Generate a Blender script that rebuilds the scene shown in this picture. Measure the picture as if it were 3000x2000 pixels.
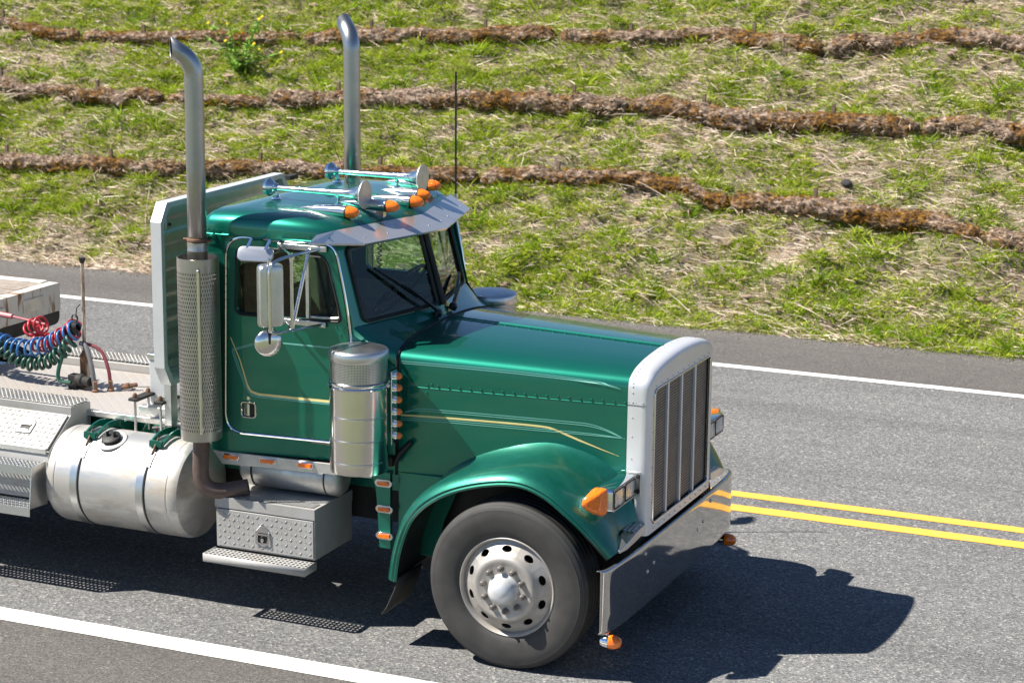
import bpy, bmesh, math, random
import numpy as np
from mathutils import Vector, Matrix, noise as mnoise
from mathutils.geometry import tessellate_polygon
PI = math.pi
random.seed(7); rng = np.random.default_rng(11)
scene = bpy.context.scene
C = scene.collection
for o in list(bpy.data.objects): bpy.data.objects.remove(o)

# ------------------------------------------------------------ camera, sky, sun
cam_d = bpy.data.cameras.new('camera'); cam = bpy.data.objects.new('camera', cam_d); C.objects.link(cam)
cam_d.sensor_width = 36; cam_d.lens = 76.088; cam_d.clip_end = 3000; cam_d.clip_start = .1
yaw, pitch, roll = 0.4111006513781903, 0.21817517849973692, 0.009485109473601969
f_ = Vector((-math.sin(yaw)*math.cos(pitch), math.cos(yaw)*math.cos(pitch), -math.sin(pitch)))
r_ = Vector((math.cos(yaw), math.sin(yaw), 0)); u_ = r_.cross(f_)
r2 = math.cos(roll)*r_ + math.sin(roll)*u_; u2 = -math.sin(roll)*r_ + math.cos(roll)*u_
M = Matrix((r2, u2, -f_)).transposed().to_4x4(); M.translation = Vector((4.96214, -12.49781, 4.77289))
cam.matrix_world = M
cam_d.dof.use_dof = True; cam_d.dof.focus_distance = 13.6; cam_d.dof.aperture_fstop = 4.0
scene.camera = cam
SUNV = Vector((-.73, -.36, 1)).normalized()
world = bpy.data.worlds.new('World'); scene.world = world; world.use_nodes = True
wn = world.node_tree; sky = wn.nodes.new('ShaderNodeTexSky'); sky.sky_type = 'NISHITA'; sky.sun_disc = False; sky.ozone_density = 4; sky.dust_density = 0; sky.air_density = 1.0; sky.altitude = 2200
sky.sun_elevation = math.asin(SUNV.z); sky.sun_rotation = math.atan2(SUNV.x, SUNV.y)
bg = wn.nodes['Background']; bg.inputs['Strength'].default_value = .06
wn.links.new(sky.outputs[0], bg.inputs['Color'])
sun_d = bpy.data.lights.new('sun', 'SUN'); sun_d.energy = 5.0; sun_d.angle = math.radians(.53); sun_d.color = (1, .95, .86)
sun = bpy.data.objects.new('sun', sun_d); C.objects.link(sun); sun.location = (0, 0, 30)
sun.rotation_euler = SUNV.to_track_quat('Z', 'Y').to_euler()
scene.view_settings.view_transform = 'Standard'; scene.view_settings.look = 'None'
scene.view_settings.gamma = 1; scene.view_settings.use_curve_mapping = False
scene.view_settings.exposure = 1.08

# ------------------------------------------------------------ materials
def new_mat(name):
    m = bpy.data.materials.new(name); m.use_nodes = True
    return m, m.node_tree.nodes, m.node_tree.links, m.node_tree.nodes['Principled BSDF']
def noise_node(N, L, scale, detail=4, coord='Object', rough=.6, vec_scale=None):
    tc = N.new('ShaderNodeTexCoord'); t = N.new('ShaderNodeTexNoise')
    t.inputs['Scale'].default_value = scale; t.inputs['Detail'].default_value = detail; t.inputs['Roughness'].default_value = rough
    if vec_scale:
        mp = N.new('ShaderNodeMapping'); mp.inputs['Scale'].default_value = vec_scale
        L.new(tc.outputs[coord], mp.inputs['Vector']); L.new(mp.outputs[0], t.inputs['Vector'])
    else: L.new(tc.outputs[coord], t.inputs['Vector'])
    return t
def ramp(N, L, src, stops):
    r = N.new('ShaderNodeValToRGB'); e = r.color_ramp.elements
    while len(e) < len(stops): e.new(.5)
    for i, (p, c) in enumerate(stops):
        e[i].position = p; e[i].color = (c[0], c[1], c[2], 1) if not isinstance(c, (int, float)) else (c, c, c, 1)
    L.new(src, r.inputs['Fac']); return r
def bump(N, L, b, src, strength, dist=.01):
    n = N.new('ShaderNodeBump'); n.inputs['Strength'].default_value = strength; n.inputs['Distance'].default_value = dist
    L.new(src, n.inputs['Height']); L.new(n.outputs[0], b.inputs['Normal']); return n
def simple(name, col, rough=.5, metal=0, coat=0, var=.12, nscale=6, bmp=0, coat_rough=.03, spec=.5):
    """plain paint / metal with blotchy wear in colour and gloss"""
    m, N, L, b = new_mat(name)
    t = noise_node(N, L, nscale, 6)
    lo = [max(0, c*(1-var)) for c in col]; hi = [min(1, c*(1+var)) for c in col]
    cr = ramp(N, L, t.outputs['Fac'], [(.3, lo), (.7, hi)]); L.new(cr.outputs[0], b.inputs['Base Color'])
    rr = ramp(N, L, t.outputs['Fac'], [(.3, min(1, rough*1.15)), (.7, rough*.85)]); L.new(rr.outputs[0], b.inputs['Roughness'])
    b.inputs['Metallic'].default_value = metal; b.inputs['Coat Weight'].default_value = coat
    b.inputs['Coat Roughness'].default_value = coat_rough; b.inputs['Specular IOR Level'].default_value = spec
    if bmp: bump(N, L, b, t.outputs['Fac'], bmp, .01)
    return m
MT = {}
def paint():
    m, N, L, b = new_mat('green_metallic_paint')
    fl = noise_node(N, L, 900, 1); t = noise_node(N, L, 2.2, 6); 
    cr = ramp(N, L, fl.outputs['Fac'], [(.3, (.001, .118, .078)), (.7, (.004, .225, .155))])
    dust = ramp(N, L, t.outputs['Fac'], [(.45, 0), (.85, .05)])
    mx = N.new('ShaderNodeMixRGB'); mx.inputs[2].default_value = (.22, .24, .2, 1)
    L.new(dust.outputs[0], mx.inputs[0]); L.new(cr.outputs[0], mx.inputs[1]); L.new(mx.outputs[0], b.inputs['Base Color'])
    b.inputs['Metallic'].default_value = .74; b.inputs['Roughness'].default_value = .37
    b.inputs['Coat Weight'].default_value = 1; b.inputs['Coat IOR'].default_value = 1.5
    rr = ramp(N, L, t.outputs['Fac'], [(.3, .02), (.8, .07)]); L.new(rr.outputs[0], b.inputs['Coat Roughness'])
    return m
MT['green'] = paint()
def worn_paint():
    """fender: same paint, chalked and scuffed"""
    m, N, L, b = new_mat('worn_green_paint')
    t = noise_node(N, L, 5, 12, rough=.78); t2 = noise_node(N, L, 40, 4)
    cr = ramp(N, L, t.outputs['Fac'], [(.42, (.002, .12, .078)), (.62, (.010, .155, .112)), (.80, (.06, .21, .165))])
    L.new(cr.outputs[0], b.inputs['Base Color'])
    b.inputs['Metallic'].default_value = .6; b.inputs['Roughness'].default_value = .42
    b.inputs['Coat Weight'].default_value = .8; b.inputs['Coat Roughness'].default_value = .12
    return m
MT['fender'] = worn_paint()
MT['chrome'] = simple('chrome', (.78, .79, .80), .05, 1, var=.03)
MT['visor'] = simple('polished_stainless_visor', (.60, .60, .61), .19, .72, var=.06, nscale=5)
MT['bumper'] = simple('polished_bumper_steel', (.50, .485, .465), .06, .90, var=.08, nscale=6)
MT['alu'] = simple('brushed_aluminium', (.64, .64, .63), .36, 1, var=.10, nscale=9)
MT['alu_pol'] = simple('polished_aluminium', (.76, .75, .72), .17, 1, var=.07, nscale=5)
MT['alu_dull'] = simple('dull_aluminium', (.58, .57, .55), .48, .85, var=.18, nscale=8)
MT['shell'] = simple('satin_grille_shell', (.70, .70, .71), .38, .45, var=.05, nscale=3)
MT['white_alu'] = simple('white_painted_metal', (.56, .57, .58), .4, .3, var=.06)
MT['nut'] = simple('oily_steel', (.20, .18, .165), .5, .6, var=.3, nscale=30)
MT['black'] = simple('black_rubber', (.012, .012, .012), .6, 0, var=.3)
MT['black_gloss'] = simple('black_plastic', (.01, .01, .011), .25, 0, var=.2)
MT['dark'] = simple('dark_chassis', (.018, .017, .016), .75, 0, var=.4)
MT['rust'] = simple('rusty_steel', (.17, .095, .06), .8, .3, var=.45, nscale=14, bmp=.3)
MT['pipe'] = simple('heat_browned_pipe', (.115, .078, .066), .6, .35, var=.35, nscale=6)
MT['stack'] = simple('weathered_chrome_pipe', (.40, .40, .40), .34, 1, var=.14, nscale=4)
MT['shield'] = simple('stainless_heat_shield', (.47, .45, .425), .36, 1, var=.14, nscale=7)
MT['yellow_line'] = simple('yellow_pinstripe', (.74, .62, .26), .4, var=.1)
MT['teal_line'] = simple('pale_teal_pinstripe', (.16, .45, .38), .4, var=.1)
MT['seat'] = simple('rust_brown_fabric', (.20, .055, .035), .9, var=.5, nscale=30)
MT['lining'] = simple('tan_cab_lining', (.34, .31, .26), .8, var=.15)
MT['interior'] = simple('dark_cab_trim', (.14, .13, .11), .7, var=.3)
MT['mirror'] = simple('mirror_glass', (.85, .85, .85), .01, 1, var=0)
MT['hose_red'] = simple('red_hose', (.42, .025, .035), .35, var=.15)
MT['hose_pink'] = simple('faded_pink_hose', (.48, .16, .17), .5, var=.2)
MT['hose_dull'] = simple('dull_red_hose', (.17, .03, .04), .55, var=.3)
MT['hose_blue'] = simple('blue_hose', (.03, .15, .38), .35, var=.15)
MT['hose_green'] = simple('green_hose', (.012, .07, .045), .4, var=.2)
MT['hose_grey'] = simple('grey_hose', (.12, .12, .13), .5, var=.2)
MT['wood'] = simple('grey_deck_wood', (.27, .225, .19), .85, var=.3, nscale=12, bmp=.3)
def dusty(name, base, dirt, lo=.45, hi=.75, scale=3, metal=1, rough=.3, vs=None):
    m, N, L, b = new_mat(name)
    t = noise_node(N, L, scale, 8, rough=.65, vec_scale=vs)
    cr = ramp(N, L, t.outputs['Fac'], [(lo, base), (hi, dirt)]); L.new(cr.outputs[0], b.inputs['Base Color'])
    rr = ramp(N, L, t.outputs['Fac'], [(lo, rough), (hi, .75)]); L.new(rr.outputs[0], b.inputs['Roughness'])
    mr = ramp(N, L, t.outputs['Fac'], [(lo, metal), (hi, .15)]); L.new(mr.outputs[0], b.inputs['Metallic'])
    return m
MT['tank'] = dusty('road_grimed_tank', (.55, .54, .52), (.33, .28, .22), .46, .70, 2.6, .75, .42, (.8, 1, 2.2))
MT['rim'] = dusty('dusty_wheel_alloy', (.46, .44, .415), (.28, .25, .215), .35, .72, 5, .75, .42)
MT['trailer_white'] = dusty('rust_streaked_white', (.60, .56, .49), (.24, .125, .06), .52, .60, 3.4, 0, .5, (1, 3.2, .8))
MT['post'] = dusty('flaking_rusted_post', (.45, .40, .32), (.16, .08, .04), .40, .55, 14, .2, .5, (1, 1, .3))
MT['box'] = dusty('grimy_checker_plate', (.37, .365, .355), (.27, .25, .225), .42, .8, 4, .25, .6)
MT['reflector'] = simple('lamp_reflector', (.8, .8, .8), .22, .7, var=.05)
MT['screen'] = simple('grille_mesh', (.30, .28, .26), .5, .8, var=.1)
MT['deck'] = dusty('dusty_deck_plate', (.42, .395, .37), (.30, .25, .21), .45, .8, 3, .4, .55)
MT['deck2'] = dusty('dusty_deck_plate_pale', (.50, .475, .45), (.38, .33, .29), .45, .8, 4, .4, .5)
def amber():
    m, N, L, b = new_mat('amber_lens')
    v = noise_node(N, L, 60, 2)
    cr = ramp(N, L, v.outputs['Fac'], [(.3, (.80, .13, .003)), (.7, (.95, .24, .01))]); L.new(cr.outputs[0], b.inputs['Base Color'])
    b.inputs['Roughness'].default_value = .12; b.inputs['Subsurface Weight'].default_value = .25
    b.inputs['Subsurface Radius'].default_value = (.02, .006, .001); b.inputs['Coat Weight'].default_value = .8
    return m
MT['amber'] = amber()
def glass(name, tint, refl=.04):
    m, N, L, b = new_mat(name); N.remove(b); out = N['Material Output']
    tr = N.new('ShaderNodeBsdfTransparent'); tr.inputs[0].default_value = (*tint, 1)
    gl = N.new('ShaderNodeBsdfGlossy'); gl.inputs['Roughness'].default_value = .01
    lw = N.new('ShaderNodeLayerWeight'); lw.inputs[0].default_value = .5
    pw = N.new('ShaderNodeMath'); pw.operation = 'POWER'; pw.inputs[1].default_value = 5; L.new(lw.outputs['Facing'], pw.inputs[0])
    fr = N.new('ShaderNodeMath'); fr.operation = 'MULTIPLY_ADD'; fr.inputs[1].default_value = .93; fr.inputs[2].default_value = refl; L.new(pw.outputs[0], fr.inputs[0])
    mx = N.new('ShaderNodeMixShader'); L.new(fr.outputs[0], mx.inputs[0]); L.new(tr.outputs[0], mx.inputs[1]); L.new(gl.outputs[0], mx.inputs[2])
    L.new(mx.outputs[0], out.inputs['Surface']); return m
MT['glass'] = glass('tinted_window_glass', (.48, .66, .52))
MT['ws_glass'] = glass('windshield_glass', (.74, .85, .75))
MT['lamp_glass'] = glass('clear_lamp_glass', (.9, .92, .94))
def tyre_mat():
    m, N, L, b = new_mat('tyre_rubber'); t = noise_node(N, L, 6, 6)
    cr = ramp(N, L, t.outputs['Fac'], [(.3, (.024, .023, .022)), (.75, (.048, .046, .044))]); L.new(cr.outputs[0], b.inputs['Base Color'])
    b.inputs['Roughness'].default_value = .72; return m
MT['tyre'] = tyre_mat()
def asphalt(name, c_dark, c_mid, c_light, chip, light_amt=.16):
    m, N, L, b = new_mat(name)
    tc = N.new('ShaderNodeTexCoord')
    v = N.new('ShaderNodeTexVoronoi'); v.inputs['Scale'].default_value = 75; L.new(tc.outputs['Object'], v.inputs['Vector'])
    sep = N.new('ShaderNodeSeparateColor'); L.new(v.outputs['Color'], sep.inputs[0])
    cr = ramp(N, L, sep.outputs[0], [(0, c_dark), (.45, c_mid), (1-light_amt, c_light), (1, chip)])
    v2 = N.new('ShaderNodeTexVoronoi'); v2.inputs['Scale'].default_value = 210; L.new(tc.outputs['Object'], v2.inputs['Vector'])
    s2 = N.new('ShaderNodeSeparateColor'); L.new(v2.outputs['Color'], s2.inputs[0])
    r2_ = ramp(N, L, s2.outputs[1], [(0, .72), (1, 1.25)])
    big = noise_node(N, L, .55, 6, vec_scale=(.35, 1.4, 1)); rb = ramp(N, L, big.outputs['Fac'], [(.3, .84), (.7, 1.14)])
    m1 = N.new('ShaderNodeMixRGB'); m1.blend_type = 'MULTIPLY'; m1.inputs[0].default_value = 1
    m2 = N.new('ShaderNodeMixRGB'); m2.blend_type = 'MULTIPLY'; m2.inputs[0].default_value = 1
    L.new(cr.outputs[0], m1.inputs[1]); L.new(r2_.outputs[0], m1.inputs[2]); L.new(m1.outputs[0], m2.inputs[1]); L.new(rb.outputs[0], m2.inputs[2])
    wt = noise_node(N, L, .9, 7, vec_scale=(.12, 1.6, 1), rough=.7); rw = ramp(N, L, wt.outputs['Fac'], [(.35, .86), (.5, 1), (.7, 1.10)])
    st = noise_node(N, L, 1.7, 8, rough=.8); rs = ramp(N, L, st.outputs['Fac'], [(.24, .70), (.34, 1), (1, 1)])
    m3 = N.new('ShaderNodeMixRGB'); m3.blend_type = 'MULTIPLY'; m3.inputs[0].default_value = 1; m4 = N.new('ShaderNodeMixRGB'); m4.blend_type = 'MULTIPLY'; m4.inputs[0].default_value = 1
    L.new(m2.outputs[0], m3.inputs[1]); L.new(rw.outputs[0], m3.inputs[2]); L.new(m3.outputs[0], m4.inputs[1]); L.new(rs.outputs[0], m4.inputs[2])
    L.new(m4.outputs[0], b.inputs['Base Color']); b.inputs['Roughness'].default_value = .88; b.inputs['Specular IOR Level'].default_value = .35
    bump(N, L, b, v.outputs['Distance'], .45, .005)
    return m
MT['road'] = asphalt('road_asphalt', (.078, .078, .080), (.138, .138, .139), (.195, .192, .188), (.34, .32, .295), .09)
MT['shoulder'] = asphalt('shoulder_asphalt', (.072, .066, .062), (.105, .097, .091), (.135, .125, .117), (.20, .18, .165), .05)
def marking(name, col, worn):
    m, N, L, b = new_mat(name); t = noise_node(N, L, 22, 9, rough=.8, vec_scale=(.4, 1, 1)); k = .06 if col[2] < .3 else 0
    cr = ramp(N, L, t.outputs['Fac'], [(.32+k, worn), (.37+k, col), (.62, col), (1, [c*.86 for c in col])]); L.new(cr.outputs[0], b.inputs['Base Color'])
    b.inputs['Roughness'].default_value = .7; return m
MT['white_mark'] = marking('white_road_paint', (.70, .69, .655), (.45, .43, .40))
MT['yellow_mark'] = marking('yellow_road_paint', (.78, .40, .055), (.42, .30, .18))
def soil():
    m, N, L, b = new_mat('matted_straw_soil'); t = noise_node(N, L, 3.2, 10, rough=.75); t2 = noise_node(N, L, 1.1, 6)
    cr = ramp(N, L, t.outputs['Fac'], [(.28, (.06, .045, .03)), (.45, (.17, .13, .095)), (.6, (.30, .24, .18)), (.8, (.40, .33, .26))])
    gr = ramp(N, L, t2.outputs['Fac'], [(.48, 0), (.68, .6)])
    mx = N.new('ShaderNodeMixRGB'); mx.inputs[2].default_value = (.065, .10, .015, 1); L.new(gr.outputs[0], mx.inputs[0]); L.new(cr.outputs[0], mx.inputs[1])
    L.new(mx.outputs[0], b.inputs['Base Color']); b.inputs['Roughness'].default_value = .95
    bump(N, L, b, t.outputs['Fac'], 1, .05); return m
MT['soil'] = soil()
def blade_mat(name, trans=.3):
    m, N, L, b = new_mat(name); N.remove(b); out = N['Material Output']
    at = N.new('ShaderNodeAttribute'); at.attribute_name = 'tint'
    d = N.new('ShaderNodeBsdfDiffuse'); t = N.new('ShaderNodeBsdfTranslucent'); mx = N.new('ShaderNodeMixShader'); mx.inputs[0].default_value = trans
    L.new(at.outputs['Color'], d.inputs[0]); L.new(at.outputs['Color'], t.inputs[0]); L.new(d.outputs[0], mx.inputs[1]); L.new(t.outputs[0], mx.inputs[2])
    L.new(mx.outputs[0], out.inputs['Surface']); return m
MT['blade'] = blade_mat('grass_blades', .32); MT['straw'] = blade_mat('dry_straw', .15)
def wattle():
    m, N, L, b = new_mat('netted_straw_roll')
    t = noise_node(N, L, 22, 6, vec_scale=(.6, 1.3, 1.3)); ms = noise_node(N, L, 2.0, 5, 'Object', .7)
    cr = ramp(N, L, t.outputs['Fac'], [(.36, (.035, .022, .015)), (.5, (.20, .135, .095)), (.66, (.46, .36, .285))])
    mo = ramp(N, L, t.outputs['Fac'], [(.36, (.014, .007, .003)), (.55, (.15, .068, .010)), (.75, (.42, .215, .03))])
    fac = ramp(N, L, ms.outputs['Fac'], [(.45, 0), (.58, 1)])
    mx = N.new('ShaderNodeMixRGB'); L.new(fac.outputs[0], mx.inputs[0]); L.new(cr.outputs[0], mx.inputs[1]); L.new(mo.outputs[0], mx.inputs[2])
    L.new(mx.outputs[0], b.inputs['Base Color']); b.inputs['Roughness'].default_value = .95
    bump(N, L, b, t.outputs['Fac'], 1, .04); return m
MT['wattle'] = wattle()
MT['rock'] = simple('dark_rock', (.035, .03, .033), .85, var=.4, nscale=20, bmp=.6)
MT['clod'] = simple('dry_clay_clod', (.25, .18, .135), .95, var=.4, nscale=9, bmp=.6)
MT['gravel'] = simple('verge_gravel', (.20, .175, .15), .95, var=.6, nscale=14, bmp=.5)
MT['petal'] = simple('yellow_petal', (.80, .62, .02), .6)
MT['leaf'] = simple('weed_leaf', (.17, .33, .035), .6, var=.4, nscale=20)
MT['stake'] = simple('weathered_stake', (.16, .11, .075), .9, var=.4, nscale=20)
MT['verge'] = simple('verge_turf', (.105, .115, .06), .95, var=.5, nscale=2, bmp=.5)

# ------------------------------------------------------------ mesh builder
def V(*a): return Vector(a)
class MB:
    def __init__(s): s.v = []; s.f = []
    def add(s, vs, fs):
        n = len(s.v); s.v += [tuple(p) for p in vs]; s.f += [tuple(i+n for i in f) for f in fs]; return s
    def box(s, x0, x1, y0, y1, z0, z1, R=None, at=None):
        vs = [V(x, y, z) for x in (x0, x1) for y in (y0, y1) for z in (z0, z1)]
        if R: vs = [R @ p for p in vs]
        if at is not None: vs = [p+V(*at) for p in vs]
        return s.add(vs, [(0, 1, 3, 2), (4, 6, 7, 5), (0, 4, 5, 1), (2, 3, 7, 6), (0, 2, 6, 4), (1, 5, 7, 3)])
    def tube(s, path, r, n=10, caps=True, closed=False, cut=None):
        path = [V(*p) for p in path]; k = len(path)
        rr = r if isinstance(r, (list, tuple)) else [r]*k
        ups = None; rings = []
        for i in range(k):
            a = path[i-1] if (i > 0 or closed) else path[0]; b = path[(i+1) % k] if (i < k-1 or closed) else path[-1]
            t = (b-a).normalized()
            if ups is None:
                up = t.orthogonal().normalized()
            else:
                up = ups-t*ups.dot(t); up = up.normalized() if up.length > 1e-6 else t.orthogonal().normalized()
            ups = up; w = t.cross(up)
            ring = [path[i]+rr[i]*(math.cos(2*PI*j/n)*up+math.sin(2*PI*j/n)*w) for j in range(n)]
            if cut and i == k-1:
                q, nn = cut; ring = [p+t*((q-p).dot(nn)/t.dot(nn)) for p in ring]
            rings.append(ring)
        return s.loft(rings, caps and not closed, closed)
    def loft(s, rings, caps=False, closed=False, ring_closed=True):
        n = len(rings[0]); k = len(rings); base = len(s.v)
        for R_ in rings: s.v += [tuple(p) for p in R_]
        for i in range(k if closed else k-1):
            for j in range(n if ring_closed else n-1):
                a = base+i*n+j; b = base+i*n+(j+1) % n; c = base+((i+1) % k)*n+(j+1) % n; d = base+((i+1) % k)*n+j
                s.f.append((a, b, c, d))
        if caps:
            s.f.append(tuple(base+j for j in reversed(range(n)))); s.f.append(tuple(base+(k-1)*n+j for j in range(n)))
        return s
    def lathe(s, prof, at, axis, n=32, caps=False):
        """prof: (radius, height along axis)"""
        a = V(*axis).normalized(); up = a.orthogonal().normalized(); w = a.cross(up); at = V(*at)
        rings = [[at+a*h+r*(math.cos(2*PI*j/n)*up+math.sin(2*PI*j/n)*w) for j in range(n)] for r, h in prof]
        return s.loft(rings, caps)
    def cyl(s, a, b, r, n=12): return s.tube([a, b], r, n)
    def poly(s, outer, holes, fmap):
        """flat polygon with holes in 2D, mapped to 3D"""
        loops = [[V(p[0], p[1], 0) for p in l] for l in [outer]+list(holes)]
        flat = [p for l in loops for p in l]
        return s.add([fmap(p.x, p.y) for p in flat], [tuple(t) for t in tessellate_polygon(loops)])
    def strip(s, a, b):
        return s.loft([a, b], ring_closed=False)
    def prism(s, outer, fmap, d0, d1):
        """extruded polygon; fmap(u,v,d)"""
        n = len(outer); A = [fmap(p[0], p[1], d0) for p in outer]; B = [fmap(p[0], p[1], d1) for p in outer]
        b = len(s.v); s.v += [tuple(p) for p in A+B]
        tri = tessellate_polygon([[V(p[0], p[1], 0) for p in outer]])
        s.f += [tuple(b+i for i in t) for t in tri]+[tuple(b+n+i for i in reversed(t)) for t in tri]
        s.f += [(b+i, b+n+i, b+n+(i+1) % n, b+(i+1) % n) for i in range(n)]
        return s
    def holes(s, fmap, u0, u1, v0, v1, nu, nv, hu, hv, stagger=False, depth=0, n=8):
        """sheet of nu x nv cells each with an elliptical hole; fmap(u,v,d); hu,hv fraction of the half cell"""
        du = (u1-u0)/nu; dv = (v1-v0)/nv
        for j in range(nv):
            off = .5*du if (stagger and j % 2) else 0
            for i in range(nu):
                cu = u0+(i+.5)*du+off; cv = v0+(j+.5)*dv
                outer = []; inner = []
                for k in range(n):
                    a = 2*PI*k/n; c_, s_ = math.cos(a), math.sin(a); q = 1/max(abs(c_), abs(s_))
                    uu = cu+c_*q*du/2; vv = cv+s_*q*dv/2
                    outer.append(fmap(min(uu, u1) if not stagger else uu, vv, 0)); inner.append(fmap(cu+c_*hu*du/2, cv+s_*hv*dv/2, 0))
                rings = [outer, inner]
                if depth: rings.append([fmap(cu+math.cos(2*PI*k/n)*hu*du/2, cv+math.sin(2*PI*k/n)*hv*dv/2, depth) for k in range(n)])
                s.loft(rings)
        return s
    def sphere(s, c, r, n=10, m=7, sc=(1, 1, 1)):
        rings = []
        for i in range(1, m):
            a = PI*i/m
            rings.append([(c[0]+sc[0]*r*math.sin(a)*math.cos(2*PI*j/n), c[1]+sc[1]*r*math.sin(a)*math.sin(2*PI*j/n), c[2]+sc[2]*r*math.cos(a)) for j in range(n)])
        return s.loft(rings, True)
    def build(s, name, mat, parent=None, ang=32, bevel=0, label=None, kind=None, clean=True):
        me = bpy.data.meshes.new(name); me.from_pydata(s.v, [], s.f); me.validate()
        if clean:
            bm = bmesh.new(); bm.from_mesh(me); bmesh.ops.remove_doubles(bm, verts=bm.verts, dist=1e-5)
            bmesh.ops.recalc_face_normals(bm, faces=bm.faces); bm.to_mesh(me); bm.free()
        me.polygons.foreach_set('use_smooth', [True]*len(me.polygons)); me.set_sharp_from_angle(angle=math.radians(ang))
        me.materials.append(MT[mat] if isinstance(mat, str) else mat)
        o = bpy.data.objects.new(name, me); C.objects.link(o)
        if parent: o.parent = parent
        if bevel:
            b = o.modifiers.new('bevel', 'BEVEL'); b.width = bevel; b.segments = 2; b.limit_method = 'ANGLE'; b.angle_limit = math.radians(40)
        if label: o['label'] = label
        if kind: o['kind'] = kind
        return o
def thing(name, label, cat, loc=(0, 0, 0), group=None):
    o = bpy.data.objects.new(name, None); C.objects.link(o); o.location = loc; o.empty_display_size = .2
    o['label'] = label; o['category'] = cat
    if group: o['group'] = group
    return o
def dup(o, parent, loc=None, mat=None):
    c = o.copy(); C.objects.link(c); c.parent = parent
    if loc is not None: c.location = loc
    return c
def smooth_path(pts, k=6):
    pts = [V(*p) for p in pts]; out = []
    for i in range(len(pts)-1):
        p0 = pts[max(i-1, 0)]; p1 = pts[i]; p2 = pts[i+1]; p3 = pts[min(i+2, len(pts)-1)]
        for j in range(k):
            t = j/k; out.append(.5*((2*p1)+(p2-p0)*t+(2*p0-5*p1+4*p2-p3)*t*t+(-p0+3*p1-3*p2+p3)*t**3))
    out.append(pts[-1]); return out
def rrect(x0, x1, z0, z1, r, k=5):
    rs = r if isinstance(r, (list, tuple)) else [r]*4
    out = []
    for (cx, cz, a0, rad) in ((x0, z0, PI, rs[0]), (x1, z0, 1.5*PI, rs[1]), (x1, z1, 0, rs[2]), (x0, z1, .5*PI, rs[3])):
        sx = 1 if cx == x0 else -1; sz = 1 if cz == z0 else -1
        for i in range(k+1):
            a = a0+.5*PI*i/k; out.append((cx+sx*rad+rad*math.cos(a), cz+sz*rad+rad*math.sin(a)))
    return out
def round_poly(pts, rads, k=5):
    out = []; n = len(pts)
    for i in range(n):
        p = V(*pts[i], 0); a = V(*pts[i-1], 0); b = V(*pts[(i+1) % n], 0); r = rads[i] if isinstance(rads, (list, tuple)) else rads
        da = (a-p).normalized(); db = (b-p).normalized()
        for j in range(k+1):
            t = j/k; q = (p+da*r)*(1-t)**2+p*2*t*(1-t)+(p+db*r)*t*t; out.append((q.x, q.y))
    return out

# ============================================================ SETTING
def sheet(name, x0, x1, y0, y1, z, mat, nx=1, ny=1):
    m = MB()
    rings = [[(x0+(x1-x0)*i/nx, y0+(y1-y0)*j/ny, z) for j in range(ny+1)] for i in range(nx+1)]
    m.loft(rings, ring_closed=False); o = m.build(name, mat); o['kind'] = 'structure'; return o
sheet('ground', -900, 900, -900, 900, -.03, 'verge')
sheet('road', -250, 250, -1.62, 7.14, 0, 'road')
sheet('road_shoulder', -250, 250, 7.14, 8.72, 0, 'shoulder')
sheet('road_shoulder', -250, 250, -4.6, -1.62, 0, 'shoulder')
def line(name, y0, y1, mat):
    m = MB(); xs = np.arange(-60, 30.01, .12); a = []; b = []
    for i, x in enumerate(xs):
        j = .006*mnoise.noise(V(x*2.1, y0, 0))+.004*mnoise.noise(V(x*9, y0, 3)); j2 = .006*mnoise.noise(V(x*2.1, y1, 7))+.004*mnoise.noise(V(x*9, y1, 5))
        a.append((x, y0+j, .004)); b.append((x, y1+j2, .004))
    m.strip(a, b); o = m.build(name, mat); o['kind'] = 'structure'
line('edge_line', -1.745, -1.55, 'white_mark'); line('edge_line', 7.09, 7.22, 'white_mark')
line('center_line', 2.565, 2.72, 'yellow_mark'); line('center_line', 2.93, 3.07, 'yellow_mark')

# ---- hillside
SL = math.tan(math.radians(27)); TOE = 8.75
def vnoise(x, y, seed=0):
    """vectorised value noise"""
    x = np.asarray(x, float); y = np.asarray(y, float); xi = np.floor(x).astype(np.int64); yi = np.floor(y).astype(np.int64)
    fx = x-xi; fy = y-yi; fx = fx*fx*(3-2*fx); fy = fy*fy*(3-2*fy)
    def h(a, b):
        n = (a*374761393+b*668265263+seed*974711) & 0x7fffffff; n = ((n ^ (n >> 13))*1274126177) & 0x7fffffff
        return ((n ^ (n >> 16)) & 0xffff)/65535.0
    return (h(xi, yi)*(1-fx)+h(xi+1, yi)*fx)*(1-fy)+(h(xi, yi+1)*(1-fx)+h(xi+1, yi+1)*fx)*fy
def fbm(x, y, seed=0, o=4):
    s = 0; a = .5; t = 0
    for i in range(o): s = s+a*vnoise(x*2**i, y*2**i, seed+i); t += a; a *= .5
    return s/t
def hz(x, y):
    y = np.asarray(y, float); d = np.maximum(y-TOE, 0); d = np.where(d > 7.2, 7.2+1.0*(1-np.exp(-(d-7.2)/1.0)), d)
    base = SL*(np.sqrt(d*d+.09)-.3)
    amp = np.clip(d/.5, 0, 1)
    return base-.012+amp*(.20*(fbm(np.asarray(x)*1.1, y*1.3, 3)-.5)+.34*(fbm(np.asarray(x)*3.2, y*4.4, 9, 3)-.5))
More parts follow.
